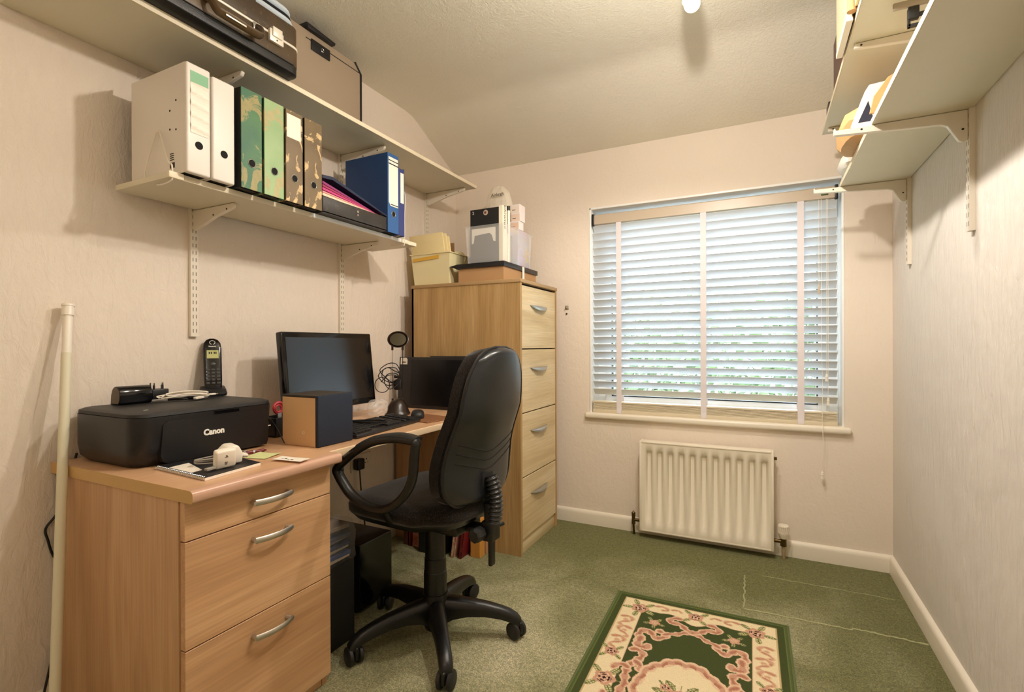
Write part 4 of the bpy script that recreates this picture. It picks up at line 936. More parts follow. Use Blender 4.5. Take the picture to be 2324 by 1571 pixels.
# dark flat display leaning on the cabinet
tp = thing('flat_display', 'black flat display panel with a white sticker, leaning on the filing cabinet', 'display', (-1.50, 2.15, DH))
q = MB(); q.m = Matrix.Translation((0, 2.128, DZ+0.001)) @ Matrix.Rotation(math.radians(-5), 4, 'X')
tm = q.m.copy()
q.box(-1.748, -1.300, -0.004, 0.012, 0.0, 0.268, 0.003, 2); q.build('panel', 'black', tp)
q = MB(); q.m = tm; q.box(-1.665, -1.312, -0.0046, -0.0040, 0.016, 0.254); q.build('screen_area', plain('matt_dark_screen', '0d0d0f', 0.22), tp)
q = MB(); q.m = tm; q.box(-1.560, -1.300, 0.0125, 0.024, 0.0, 0.276, 0.002, 2); q.build('rear_board', 'black', tp)
q = MB(); q.m = tm; q.prism([(-1.738, 0.228), (-1.693, 0.228), (-1.693, 0.254), (-1.700, 0.264), (-1.738, 0.264)], 1, -0.0052, -0.0046); stk = q.build('sticker', 'paper', tp)
q = MB(); q.m = tm; q.box(-1.729, -1.704, -0.0056, -0.0052, 0.236, 0.244); q.build('sticker_print', 'slot_soft', stk)
# red tape roll and black bits behind the printer
q = MB(); q.tube([(-1.605+0.002*math.sin(a_*2), 1.275+0.020*math.cos(a_), DZ+0.100+0.020*math.sin(a_)) for a_ in [2*math.pi*k/20 for k in range(20)]], 0.006, 8, True)
q.tube([(-1.60, 1.270+0.013*math.cos(a_), DZ+0.098+0.013*math.sin(a_)) for a_ in [2*math.pi*k/16 for k in range(16)]], 0.004, 8, True)
M['red_plastic'] = plain('red_plastic', 'a82c34', 0.4)
q = solo(q, 'red_scissors', 'red_plastic', 'red scissor handles standing between the printer and the speaker', 'scissors', (-1.60, 1.275, DZ+0.08))
sb = MB(); sb.obox((-1.60, 1.275, DZ+0.045), (0.004, 0.016, 0.075)); sb.build('blades', 'steel', q)
pt_ = thing('pen_pot', 'black desk tidy between the printer and the speaker', 'desk tidy', (-1.60, 1.275, DZ))
q = MB(); q.box(-1.640, -1.560, 1.225, 1.325, DZ+0.0005, DZ+0.008, 0.003); 
for a_ in ((-1.640, -1.636, 1.225, 1.325), (-1.564, -1.560, 1.225, 1.325), (-1.64, -1.56, 1.225, 1.229), (-1.64, -1.56, 1.321, 1.325)): q.box(*a_, DZ+0.006, DZ+0.070, 0.001, 1)
q.build('pot', 'black', pt_)
q = MB(); q.tube(spline([(-1.55, 1.20, DZ+0.075), (-1.50, 1.16, DZ+0.080), (-1.46, 1.155, DZ+0.05), (-1.42, 1.150, DZ+0.006)], 5), 0.002, 7)
solo(q, 'thin_black_cable', 'black', 'thin black cable running down in front of the speaker side', 'cable', (-1.5, 1.18, DZ))

# ------------------------------------------------------------------ on top of the filing cabinet
CT = CZ+0.0005
M['manila'] = plain('manila_card', 'e2d09c', 0.7, vary=0.05)
M['cream_tub'] = plain('cream_translucent_plastic', 'e3d9ad', 0.35)
tb = thing('plastic_tub', 'cream plastic tub with a strip of yellow tape on the filing cabinet', 'tub', (-1.62, 2.36, CT))
def tub(mb, x0, x1, y0, y1, z0, z1, flare, wall=0.003):
    f = flare
    P = lambda a, b_, c, d, z: [(a, c, z), (b_, c, z), (b_, d, z), (a, d, z)]
    mb.loft([P(x0+f, x1-f, y0+f, y1-f, z0), P(x0, x1, y0, y1, z1), P(x0-0.006, x1+0.006, y0-0.006, y1+0.006, z1+0.002), P(x0-0.006, x1+0.006, y0-0.006, y1+0.006, z1+0.006),
             P(x0+wall, x1-wall, y0+wall, y1-wall, z1+0.006), P(x0+f+wall, x1-f-wall, y0+f+wall, y1-f-wall, z0+wall)])
q = MB(); tub(q, -1.757, -1.500, 2.262, 2.55, CT, CT+0.170, 0.014); q.build('tub_body', 'cream_tub', tb, angle=20)
q = MB(); q.hull([(-1.742, 2.2595, CT+0.135), (-1.570, 2.2595, CT+0.145), (-1.568, 2.2595, CT+0.163), (-1.744, 2.2595, CT+0.152), (-1.742, 2.2610, CT+0.135), (-1.570, 2.2610, CT+0.145), (-1.568, 2.2610, CT+0.163), (-1.744, 2.2610, CT+0.152)], [(0, 1, 2, 3), (7, 6, 5, 4), (0, 4, 5, 1), (1, 5, 6, 2), (2, 6, 7, 3), (3, 7, 4, 0)])
q.build('yellow_tape', plain('yellow_tape', 'd9ab3f', 0.5), tb)
for k, (dy, x1, zt, lab) in enumerate(((0.0, -1.540, 0.288, 'nearest and widest'), (0.016, -1.528, 0.284, 'middle one, just behind the nearest'), (0.030, -1.519, 0.270, 'rearmost and lowest'))):
    q = MB(); y = 2.284+dy; q.m = Matrix.Translation((0, y, CT+0.02)) @ Matrix.Rotation(math.radians(4), 4, 'X')
    q.prism([(-1.735, 0), (x1-0.02, 0), (x1, zt-0.03-0.09), (x1-0.010, zt-0.024), (x1-0.018, zt-0.02), (-1.775+0.01*k, zt-0.026)], 1, 0.0, 0.009, 0.002)
    solo(q, 'manila_folder', 'manila', 'manila folder standing in the cream tub, '+lab, 'folder', (-1.65, y, CT+0.02), 'manila folders in the cream tub')
q = MB(); q.m = Matrix.Translation((0, 2.335, CT+0.03)) @ Matrix.Rotation(math.radians(3), 4, 'X'); q.box(-1.70, -1.512, 0, 0.004, 0, 0.205, 0.001, 1)
solo(q, 'brown_card', plain('brown_card', '8a6a45', 0.7), 'thin brown card standing behind the manila folders', 'card', (-1.6, 2.335, CT+0.03))
q = MB(); q.lathe([(0.026, -0.009), (0.040, -0.009), (0.040, 0.009), (0.026, 0.009), (0.026, -0.009)], (-1.532, 2.40, CT+0.162), 28, RZ(40) @ RX(90)) 
solo(q, 'tape_roll', plain('cream_tape', 'e4d7a8', 0.4), 'roll of cream sticky tape on edge in the cream tub', 'tape', (-1.532, 2.40, CT+0.12))
q = MB(); q.obox((-1.530, 2.47, CT+0.170), (0.13, 0.06, 0.022), RZ(30) @ RY(22), 0.004)
solo(q, 'stapler', 'lamp_brown', 'dark brown stapler lying across the back of the cream tub', 'stapler', (-1.53, 2.47, CT+0.15))
# brown cardboard box with black tape
M['cardboard'] = plain('cardboard', 'b08a60', 0.75, vary=0.05)
M['cardboard_pale'] = plain('pale_cardboard', 'c9a482', 0.75, vary=0.04)
M['black_tape'] = plain('black_duct_tape', '1c1b1c', 0.38, bump=0.5, bscale=60)
cb_ = thing('cardboard_box', 'brown cardboard box sealed with black tape on the filing cabinet', 'box', (-1.30, 2.48, CT))
q = MB(); q.box(-1.452, -1.180, 2.275, 2.688, CT, CT+0.098); q.build('carton', 'cardboard', cb_)
q = MB(); q.box(-1.462, -1.172, 2.266, 2.696, CT+0.076, CT+0.102, 0.002); q.prism([(-1.462, CT+0.100), (-1.462, CT+0.078), (-1.505, CT+0.092)], 1, 2.266, 2.30); q.build('tape_band', 'black_tape', cb_)
q = MB(); q.box(-1.1718, -1.1712, 2.484, 2.510, CT+0.030, CT+0.100); q.box(-1.1712, -1.1706, 2.490, 2.504, CT+0.036, CT+0.055); lb_ = q.build('paper_label', 'paper', cb_)
# clear tub with contents
BT = CT+0.1025
ct = thing('clear_tub', 'translucent plastic tub packed with boxes, on the cardboard box', 'tub', (-1.29, 2.46, BT))
q = MB(); tub(q, -1.418, -1.185, 2.290, 2.640, BT, BT+0.192, 0.010, 0.002); q.build('tub_body', 'tub', ct, angle=20)
bb_ = thing('black_box', 'black product box with round emblems standing at the front of the clear tub', 'box', (-1.32, 2.315, BT+0.01))
q = MB(); q.box(-1.395, -1.222, 2.304, 2.345, BT+0.003, BT+0.290, 0.001, 1); bxo = q.build('carton', 'black_soft', bb_)
text('number_two', '2', 0.020, 'print_white', (-1.376, 2.3033, BT+0.272), (1, 0, 0), (0, 0, 1), bxo, 0.0002)
q = MB(); q.tube([(-1.376+0.011*math.cos(a_), 2.3036, BT+0.272+0.011*math.sin(a_)) for a_ in [2*math.pi*k/20 for k in range(20)]], 0.0006, 5, True); q.build('number_ring', plain('plum_ink', '5a4450', 0.5), bxo)
q = MB(); q.cyl((-1.300, 2.304, BT+0.268), (-1.300, 2.3030, BT+0.268), 0.014, seg=24); em = q.build('round_emblem', plain('beige_ink', 'b9a694', 0.5), bxo)
q = MB(); q.cyl((-1.302, 2.303, BT+0.268), (-1.302, 2.3025, BT+0.268), 0.007, seg=20); q.build('emblem_centre', plain('rose_ink', '6b3c38', 0.5), em)
q = MB(); z9 = BT+0.186; q.prism([(-1.384, z9), (-1.240, z9), (-1.240, z9-0.075), (-1.252, z9-0.072), (-1.262, z9-0.040), (-1.276, z9-0.028), (-1.366, z9-0.036), (-1.372, z9-0.075), (-1.384, z9-0.080)], 1, 2.3006, 2.3020)
solo(q, 'white_cardboard_arch', 'paper', 'white cut-out card pressed against the front wall of the clear tub', 'card', (-1.31, 2.3013, BT+0.1))
wb = thing('cream_box', 'cream box with dark lettering on its side, tallest at the right of the clear tub', 'box', (-1.20, 2.33, BT+0.01))
q = MB(); q.box(-1.221, -1.198, 2.303, 2.352, BT+0.003, BT+0.296, 0.001, 1); cbx = q.build('carton', plain('cream_carton', 'efe6cf', 0.6), wb)
text('side_lettering', 'Chromad', 0.032, 'slot', (-1.1976, 2.328, BT+0.238), (0, 0, -1), (0, 1, 0), cbx, 0.0002, 0.0)
q = MB(); q.box(-1.405, -1.192, 2.356, 2.361, BT+0.003, BT+0.155, 0.001, 1)
q = solo(q, 'white_card_divider', 'paper', 'white card standing behind the black box in the clear tub', 'card', (-1.3, 2.358, BT+0.003))
q = MB(); q.box(-1.40, -1.21, 2.37, 2.44, BT+0.004, BT+0.16, 0.002)
solo(q, 'grey_box', plain('grey_carton', '8b8678', 0.6, vary=0.1), 'grey box inside the clear tub, behind the white card', 'box', (-1.3, 2.4, BT+0.004))
mk = thing('marker_pen', 'white marker pen with a black cap standing in the clear tub', 'pen', (-1.205, 2.385, BT+0.01))
q = MB(); q.cyl((-1.205, 2.385, BT+0.004), (-1.205, 2.385, BT+0.285), 0.008, seg=14); q.build('barrel', 'white_plastic', mk)
q = MB(); q.cyl((-1.205, 2.385, BT+0.2851), (-1.205, 2.385, BT+0.309), 0.009, seg=14); q.build('cap', 'black', mk)
for k, (z, dx, dy, col, lab) in enumerate(((0.205, 0.0, 0.0, 'e9c9b4', 'lowest'), (0.2525, 0.004, 0.006, 'ecd2c0', 'middle one'), (0.300, 0.0, 0.010, 'efe0d2', 'topmost'))):
    q = MB(); y0_ = 2.480+dy; q.box(-1.245+dx, -1.190+dx, y0_, y0_+0.060+0.006*k, BT+z, BT+z+0.0465, 0.001, 1)
    o = solo(q, 'small_white_box', plain('medicine_box%d' % k, 'f0e6e4', 0.5), 'small white carton at the right of the clear tub, '+lab+' of three', 'box', (-1.22, y0_+0.03, BT+z), 'three stacked small white cartons')
    q = MB(); q.box(-1.244+dx, -1.191+dx, y0_-0.0006, y0_, BT+z+0.002, BT+z+0.039); q.build('peach_panel', plain('peach_panel%d' % k, col, 0.5), o)
    q = MB(); q.box(-1.236+dx, -1.215+dx, y0_-0.0011, y0_-0.0007, BT+z+0.014, BT+z+0.018); q.build('print_line', 'slot_soft', o)
q = MB(); q.box(-1.262, -1.192, 2.47, 2.62, BT+0.004, BT+0.2045, 0.002)
solo(q, 'printed_packet', speckled('pink_blue_packet', ('c8b4c2', 'b9c6d6'), ('d7a9a9', 'cfd48c'), 0.55, 14, 0.4), 'pink and pale blue printed packet inside the right side of the clear tub', 'packet', (-1.2, 2.5, BT+0.004))
q = MB(); crumple(q, (-1.365, 2.585, BT+0.255), (0.090, 0.050, 0.235), 9, 10, 0.05)
pb = solo(q, 'padded_plastic_bag', plain('milky_plastic', 'e2d8c8', 0.35), 'milky plastic bag with dark print rising at the back of the clear tub', 'bag', (-1.32, 2.545, BT+0.11), smooth=False)
text('bag_print', 'Airkraft', 0.026, 'slot_soft', (-1.350, 2.530, BT+0.430), (1, 0, 0), (0, 0, 1), pb, 0.0003, 0.0006)

# small metal catch on the window wall beside the cabinet
wc = thing('wall_catch', 'small metal catch screwed to the window wall beside the filing cabinet', 'catch', (-1.035, YW, 1.24))
q = MB(); q.box(-1.048, -1.026, YW-0.005, YW-0.0004, 1.262, 1.284, 0.001); q.cyl((-1.040, YW-0.005, 1.274), (-1.040, YW-0.018, 1.274), 0.004, seg=10); q.build('plate', 'steel', wc)
q = MB(); q.cyl((-1.040, YW-0.0004, 1.236), (-1.040, YW-0.006, 1.236), 0.005, seg=10); q.build('screw_plug', 'brass', wc)

# ------------------------------------------------------------------ swivel chair
HX, HY = -1.055, 1.491
M['fabric'] = None
mt, nt, b = nodes('dark_speckled_fabric')
nt.links.new(ramp(nt, noise(nt, 420, (1, 1, 1), 2, 0.6), [(0.38, '0b0908'), (0.58, '1b1511'), (0.74, '54463a')]), b.inputs['Base Color'])
b.inputs['Roughness'].default_value = 0.95; b.inputs['Specular IOR Level'].default_value = 0.1; b.inputs['Sheen Weight'].default_value = 0.2
M['fabric'] = mt
M['chair_plastic'] = plain('chair_black_plastic', '0f0f0f', 0.36, bump=0.12, bscale=300)
M['shell'] = plain('chair_shell_plastic', '191d20', 0.30, spec=0.6, bump=0.10, bscale=160)
M['rubber'] = plain('bellows_rubber', '2a2b2c', 0.25)
ch = thing('swivel_chair', 'black office swivel chair with loop armrests and a dark speckled seat', 'office chair', (HX, HY, 0))
c0 = Vector((HX, HY, 0))
q = MB(); q.lathe([(0.030, 0.030), (0.038, 0.034), (0.046, 0.060), (0.046, 0.150), (0.0445, 0.160), (0.001, 0.162)], c0); hub = q.build('base_hub', 'chair_plastic', ch)
q = MB(); q.lathe([(0.041, 0.155), (0.041, 0.238), (0.0395, 0.240), (0.0385, 0.286), (0.0365, 0.288), (0.0355, 0.41), (0.001, 0.411)], c0); q.build('column_cover', 'chair_plastic', ch)
def wheel(mb, c, ax, r, w):
    a = Vector((math.cos(ax), math.sin(ax), 0)); C = Vector(c)
    prof = [(-w/2, r*0.80), (-w/2+0.003, r*0.96), (-w/4, r), (w/4, r), (w/2-0.003, r*0.96), (w/2, r*0.80)]
    mb.tube([C+a*t_ for t_, _ in prof], [r_ for _, r_ in prof], 22)
for k in range(5):
    an = math.radians(23.5+72*k); d = Vector((math.cos(an), math.sin(an), 0)); n_ = Vector((-d.y, d.x, 0))
    rings_ = []
    for r_, zt, zb, w in ((0.030, 0.150, 0.055, 0.030), (0.07, 0.146, 0.075, 0.030), (0.12, 0.140, 0.084, 0.027), (0.18, 0.130, 0.084, 0.024), (0.235, 0.116, 0.076, 0.0225), (0.270, 0.104, 0.066, 0.0225), (0.296, 0.088, 0.052, 0.0215), (0.310, 0.070, 0.050, 0.017)):
        p = c0+d*r_; rings_.append([p+n_*w*cx+Vector((0, 0, zb+(zt-zb)*cz)) for cx, cz in ((-1, 0), (-1.0, 0.45), (-0.82, 0.80), (-0.4, 0.97), (0.4, 0.97), (0.82, 0.80), (1.0, 0.45), (1, 0))])
    q = MB(); q.loft(rings_); lg = q.build('base_leg', 'chair_plastic', ch, angle=50)
    q = MB(); e = c0+d*0.292; e.z = 0.031
    ax = an+[0.9, 1.3, 0.5, 0.15, 1.0][k]; a_ = Vector((math.cos(ax), math.sin(ax), 0))
    q.cyl(c0+d*0.287+Vector((0, 0, 0.035)), c0+d*0.287+Vector((0, 0, 0.07)), 0.008, seg=12)
    f_ = Vector((-a_.y, a_.x, 0))
    q.obox(e+Vector((0, 0, 0.012)), (0.014, 0.056, 0.042), Matrix.Rotation(ax, 3, 'Z'), 0.006, 3)
    ca = q.build('castor_housing', 'chair_plastic', lg)
    for s_ in (-1, 1):
        q = MB(); wheel(q, e+a_*0.017*s_+Vector((0, 0, -0.0005)), ax, 0.030, 0.017); q.build('castor_wheel', 'black_soft', lg)
# upper half, turned slightly on its column
UP = Matrix.Translation((HX, HY, 0)) @ RZ(-4).to_4x4()
def ub(): x = MB(); x.m = UP.copy(); return x
q = ub(); q.box(-0.11, 0.15, -0.075, 0.075, 0.405, 0.452, 0.010, 3); q.build('tilt_mechanism', 'chair_plastic', ch)
q = ub()
def seatring(z, s, bulge=0.0):
    pts = []
    for k in range(40):
        t_ = 2*math.pi*k/40; cx, sx = math.cos(t_), math.sin(t_)
        x = math.copysign(abs(cx)**0.55, cx)*0.240*s-0.030; y = math.copysign(abs(sx)**0.55, sx)*0.232*s*(1-0.10*(x > 0.1)*1.0)
        pts.append((x, y, z-0.018*max(0, (-x-0.12)/0.13)**2))
    return pts
q.loft([seatring(0.447, 0.72), seatring(0.454, 0.90), seatring(0.477, 0.97)]); q.build('seat_pan', 'chair_plastic', ch, angle=50)
q = ub(); q.loft([seatring(0.476, 0.975), seatring(0.488, 1.005), seatring(0.510, 1.01), seatring(0.526, 0.985), seatring(0.536, 0.93), seatring(0.540, 0.80), seatring(0.538, 0.5), seatring(0.534, 0.15)]); q.build('seat_cushion', 'fabric', ch, angle=70)
# back
def bw(z):
    zz = [0.525, 0.533, 0.548, 0.575, 0.61, 0.66, 0.72, 0.80, 0.88, 0.94, 0.985, 1.015, 1.033, 1.042]
    ww = [0.088, 0.130, 0.158, 0.184, 0.196, 0.197, 0.190, 0.182, 0.174, 0.162, 0.140, 0.112, 0.074, 0.030]
    return float(np.interp(z, zz, ww))
ZZ = [0.525, 0.529, 0.534, 0.543, 0.553, 0.565, 0.58, 0.60, 0.63, 0.66, 0.69, 0.72, 0.76, 0.80, 0.84, 0.88, 0.92, 0.95, 0.975, 0.995, 1.01, 1.022, 1.032, 1.039, 1.042]
def bx(z):  # x of the back plane, leaning back with a lumbar curve
    t_ = (z-0.5)/0.54
    return 0.196+0.078*t_-0.030*math.sin(math.pi*min(1, t_/0.62))**1.0*(1 if t_ < 0.62 else 0)
def backshell(x_in, x_out, grow, bulge):
    R = []
    for z in ZZ:
        w = bw(z)+grow; b_ = bx(z)
        ring = []
        N_ = 14
        edge = min(1.0, (z-0.525)/0.02+0.35, (1.042-z)/0.02+0.35)
        for i in range(N_+1):
            u = -1+2*i/N_; ring.append((b_+x_out*edge+bulge*(1-u*u)*edge-0.016*abs(u)**6, w*u, z))
        for i in range(N_+1):
            u = 1-2*i/N_; ring.append((b_+x_in*edge+0.030*u*u*0-0.0*(1-u*u), w*u*0.985, z))
        R.append(ring)
    return R
q = ub(); q.loft(backshell(0.004, 0.022, 0.0, 0.020)); shl = q.build('back_shell', 'shell', ch, angle=60)
q = ub(); q.loft(backshell(-0.050, 0.004, 0.004, 0.0)); pdd = q.build('back_cushion', 'fabric', ch, angle=70)
sb_ = None
# piping where cushion meets shell
q = ub(); pts = [(bx(z)+0.004, bw(z)+0.004, z) for z in ZZ]+[(bx(z)+0.004, -bw(z)-0.004, z) for z in reversed(ZZ)]
q.tube(pts, 0.0055, 8, True); q.build('edge_trim', 'chair_plastic', pdd)
# chevron grooves
def shx(z, y): 
    u = max(-1, min(1, y/bw(z))); return bx(z)+0.022+0.020*(1-u*u)-0.016*abs(u)**6
for k in range(3):
    zc = 0.635+0.030*k; q = ub(); pts = []
    for i in range(31):
        y = -0.165+0.33*i/30; z = zc+0.050*(abs(y)/0.165)*1.0 if abs(y) > 0.05 else zc+0.015*(y/0.05)**2
        z = zc+0.045*max(0, (abs(y)-0.02)/0.145)
        pts.append((shx(z, y)-0.0012, y, z))
    q.tube(pts, 0.0030, 6); q.build('groove', 'gap', shl)
q = ub(); q.box(shx(0.56, 0)-0.018, shx(0.60, 0)+0.001, -0.033, 0.033, 0.530, 0.620, 0.002); q.build('spine_recess', 'gap', shl)
# bellows and spine
q = ub(); q.tube(spline([(0.05, 0, 0.424), (0.16, 0, 0.424), (0.215, 0, 0.428), (0.236, 0, 0.45), (0.236, 0, 0.52)], 5), 0.019, 10, squash=(1.0, 1.25)); q.build('spine_bar', 'chair_plastic', ch)
q = ub(); pts = []; rad = []
n_ = 66
for i in range(n_+1):
    t_ = i/n_; z = 0.455+0.155*t_; x = 0.252-0.012*t_+0.014*math.sin(math.pi*t_); pts.append((x, 0, z)); rad.append(0.0215+0.0035*math.sin(t_*2*math.pi*11))
q.tube(pts, rad, 14, squash=(1.0, 1.15)); q.build('bellows', 'rubber', ch, angle=80)
q = ub(); q.box(0.218, 0.262, -0.028, 0.026, 0.395, 0.462, 0.006, 3); q.build('height_clamp', 'chair_plastic', ch)
q = ub(); q.box(0.236, 0.250, -0.014, 0.014, 0.308, 0.40, 0.005, 3); q.build('height_bar', 'chair_plastic', ch)
q = ub(); q.tube([(0.222, -0.028, 0.425), (0.222, -0.036, 0.425), (0.222, -0.072, 0.425), (0.222, -0.077, 0.425)], [0.016, 0.024, 0.024, 0.018], 8); q.build('clamp_knob', 'black_soft', ch, angle=20)
q = ub(); q.tube([(0.24, 0.024, 0.430), (0.245, 0.070, 0.428)], 0.007, 10); q.build('tilt_lever', 'chair_plastic', ch)
# loop armrests
AP = [(-0.924, 0.760), (-0.965, 0.765), (-1.018, 0.763), (-1.094, 0.746), (-1.161, 0.712), (-1.206, 0.680), (-1.242, 0.648), (-1.236, 0.628), (-1.219, 0.604), (-1.187, 0.570), (-1.134, 0.543), (-1.072, 0.536), (-1.019, 0.553), (-0.968, 0.596), (-0.938, 0.647), (-0.930, 0.705), (-0.926, 0.742)]
for s_ in (-1, 1):
    q = MB(); yy = HY+0.276*s_
    q.m = UP @ Matrix.Translation((-HX, -HY, 0)) if s_ > 0 else Matrix.Identity(4)
    P_ = spline([(x, yy+0.008*s_*math.sin((z-0.54)*9), z) for x, z in AP], 4, True)
    q.tube(P_, [0.0135]*len(P_), 12, True, squash=(1.0, 1.35)); ar = q.build('armrest', 'chair_plastic', ch, angle=60)
    q = MB(); q.m = UP @ Matrix.Translation((-HX, -HY, 0)) if s_ > 0 else Matrix.Identity(4)
    q.tube(spline([(-0.920, yy, 0.767), (-0.965, yy, 0.774), (-1.018, yy, 0.772), (-1.094, yy, 0.755), (-1.150, yy, 0.728)], 4), 0.013, 12, squash=(0.7, 1.7)); q.build('arm_pad', 'black_soft', ar, angle=60)
    q = MB(); q.m = UP @ Matrix.Translation((-HX, -HY, 0)) if s_ > 0 else Matrix.Identity(4)
    q.tube(spline([(-1.072, yy, 0.538), (-1.072, yy-0.025*s_, 0.520), (-1.072, yy-0.06*s_, 0.475), (-1.072, yy-0.12*s_, 0.450)], 5), 0.012, 10, squash=(0.8, 1.5)); q.build('arm_bracket', 'chair_plastic', ar)
    q = MB(); q.m = UP @ Matrix.Translation((-HX, -HY, 0)) if s_ > 0 else Matrix.Identity(4)
    q.ell((-1.243, yy, 0.640), (0.016, 0.018, 0.020), 12, 8); q.build('arm_joint', 'chair_plastic', ar)

# ------------------------------------------------------------------ under and beside the desk
tw = thing('computer_tower', 'black computer tower on the carpet under the desk', 'computer', (-1.45, 1.46, 0))
q = MB(); q.box(-1.80, -1.400, 1.472, 1.660, 0.012, 0.270, 0.003, 2); q.build('case', 'black', tw)
q = MB(); q.box(-1.3997, -1.396, 1.474, 1.658, 0.014, 0.268, 0.001, 1); fp = q.build('front_panel', 'black_gloss', tw)
for x in (-1.77, -1.43):
    for y in (1.49, 1.645):
        q = MB(); q.cyl((x, y, 0), (x, y, 0.0125), 0.012, seg=12); q.build('foot', 'black', tw)
q = MB(); q.box(-1.79, -1.41, 1.6602, 1.6612, 0.24, 0.268); q.build('top_seam', 'slot_soft', tw)
bn = thing('black_crate', 'black storage crate on the carpet between pedestal and tower', 'crate', (-1.40, 1.26, 0))
q = MB(); 
for a_ in ((-1.60, -1.315, 1.175, 1.181), (-1.60, -1.315, 1.352, 1.358), (-1.60, -1.594, 1.181, 1.352), (-1.321, -1.315, 1.181, 1.352)): q.box(*a_, 0.004, 0.285, 0.001, 1)
q.box(-1.60, -1.315, 1.175, 1.358, 0.0, 0.006); q.build('crate_body', 'black_soft', bn)
cols = ['d9cdb8', '3a4f86', 'c8bda6', '24345f', '8b8f98', '39415a', '2a2a30', '7d6d58']
for k, c in enumerate(cols):
    q = MB(); z0_ = 0.290+k*0.0158; dx = [0, 0.008, -0.006, 0.004, -0.010, 0.006, -0.004, 0.002][k]
    q.m = Matrix.Translation((-1.445+dx, 1.262, z0_)) @ RZ([2, -4, 3, -2, 5, -3, 1, -5][k]).to_4x4(); q.box(-0.115, 0.115, -0.082, 0.090, 0, 0.0150, 0.002, 1)
    solo(q, 'magazine', plain('magazine%d' % k, c, 0.5), ('%s magazine in the plastic-wrapped pile on the black crate, %s' % (('cream', 'blue', 'beige', 'dark blue', 'grey', 'slate', 'black', 'brown')[k], ('lowest', 'second from the bottom', 'third from the bottom', 'fourth from the bottom', 'fourth from the top', 'third from the top', 'second from the top', 'topmost')[k])), 'magazine', (-1.445+dx, 1.262, z0_), 'magazines piled on the black crate')
mt, nt, b = nodes('glossy_clear_wrap'); b.inputs['Base Color'].default_value = (0.75, 0.76, 0.78, 1); b.inputs['Roughness'].default_value = 0.06; b.inputs['Alpha'].default_value = 0.10
bumpn(nt, b, noise(nt, 45, (1, 1, 1), 3, 0.7, 1.5), 1.0, 0.01); M['wrap'] = mt
q = MB(); R = random.Random(4); Rr = []
for z, s in ((0.287, 0.96), (0.292, 1.02), (0.30, 1.07), (0.34, 1.05), (0.38, 1.08), (0.41, 1.05), (0.428, 0.98), (0.436, 0.6)):
    Rr.append([(-1.445+(x+R.uniform(-.006, .006))*s, 1.264+(y+R.uniform(-.005, .005))*s, z+R.uniform(-.004, .004)) for x, y in rrect(-0.135, 0.135, -0.096, 0.096, 0.03, 4)])
q.loft(Rr, True, False)
solo(q, 'clear_plastic_wrap', 'wrap', 'shiny clear plastic wrap around the magazine pile on the black crate', 'wrapping', (-1.445, 1.264, 0.262), smooth=True, angle=20)
# books and blocks at the back under the desk
def book(label, x0, x1, y0, y1, h, cover, lean=0, pages='paper', name='book', group='books under the desk'):
    o = thing(name, label, 'book', ((x0+x1)/2, (y0+y1)/2, 0), group)
    mm = Matrix.Translation(((x0+x1)/2, (y0+y1)/2, 0)) @ RY(lean).to_4x4(); w, d = (x1-x0)/2, (y1-y0)/2
    zl = abs(math.sin(math.radians(lean)))*w+0.0005
    mm = Matrix.Translation((0, 0, zl)) @ mm
    q = MB(); q.m = mm; q.box(-w, -w+0.002, -d, d, 0, h); q.box(w-0.002, w, -d, d, 0, h); q.box(-w, w, -d, -d+0.002, 0, h, 0.0); q.build('cover', cover, o)
    q = MB(); q.m = mm; q.box(-w+0.002, w-0.002, -d+0.003, d-0.004, 0.003, h-0.004); q.build('pages', pages, o)
    return o
M['bk_brown'] = plain('brown_cover', '5a3426', 0.5); M['bk_salmon'] = speckled('salmon_cover', ('c26a58', 'b4543f'), ('d98f78', 'cf8570'), 0.5, 30)
M['bk_black'] = plain('black_cover', '121212', 0.45); M['bk_red'] = speckled('dark_red_cover', ('7a1a20', '651218'), ('9c3a36', '8a2428'), 0.6, 20)
M['bk_pink'] = speckled('pink_cream_cover', ('e0a190', 'd58b7c'), ('e9d0a8', 'dfc193'), 0.55, 24)
M['orange_wood'] = wood('orange_pine', ('c98a3e', 'd99a4b', 'e2a95c'), 2, 1, 0.5, 0.3)
book('dark brown book standing under the desk, leftmost of the row', -1.690, -1.660, 2.105, 2.170, 0.24, 'bk_brown')
book('dark red book under the desk, just left of the salmon one', -1.655, -1.640, 2.100, 2.17, 0.235, 'bk_red')
book('salmon pink book under the desk', -1.632, -1.570, 2.100, 2.170, 0.215, 'bk_salmon', 2)
book('wide black book under the desk, left of the chair column', -1.560, -1.500, 2.060, 2.170, 0.225, 'bk_black', 1)
book('black book under the desk, right of the chair column', -1.455, -1.415, 2.06, 2.170, 0.24, 'bk_black')
book('pink and cream book leaning under the desk', -1.378, -1.360, 2.075, 2.170, 0.24, 'bk_pink', 8)
book('dark red book leaning under the desk beside the pink one', -1.335, -1.318, 2.078, 2.170, 0.235, 'bk_red', 8)
q = MB(); q.box(-1.292, -1.238, 2.125, 2.172, 0.0, 0.19, 0.001, 1)
solo(q, 'wooden_block', 'orange_wood', 'orange pine block standing on the carpet behind the chair knob', 'block', (-1.27, 2.15, 0))
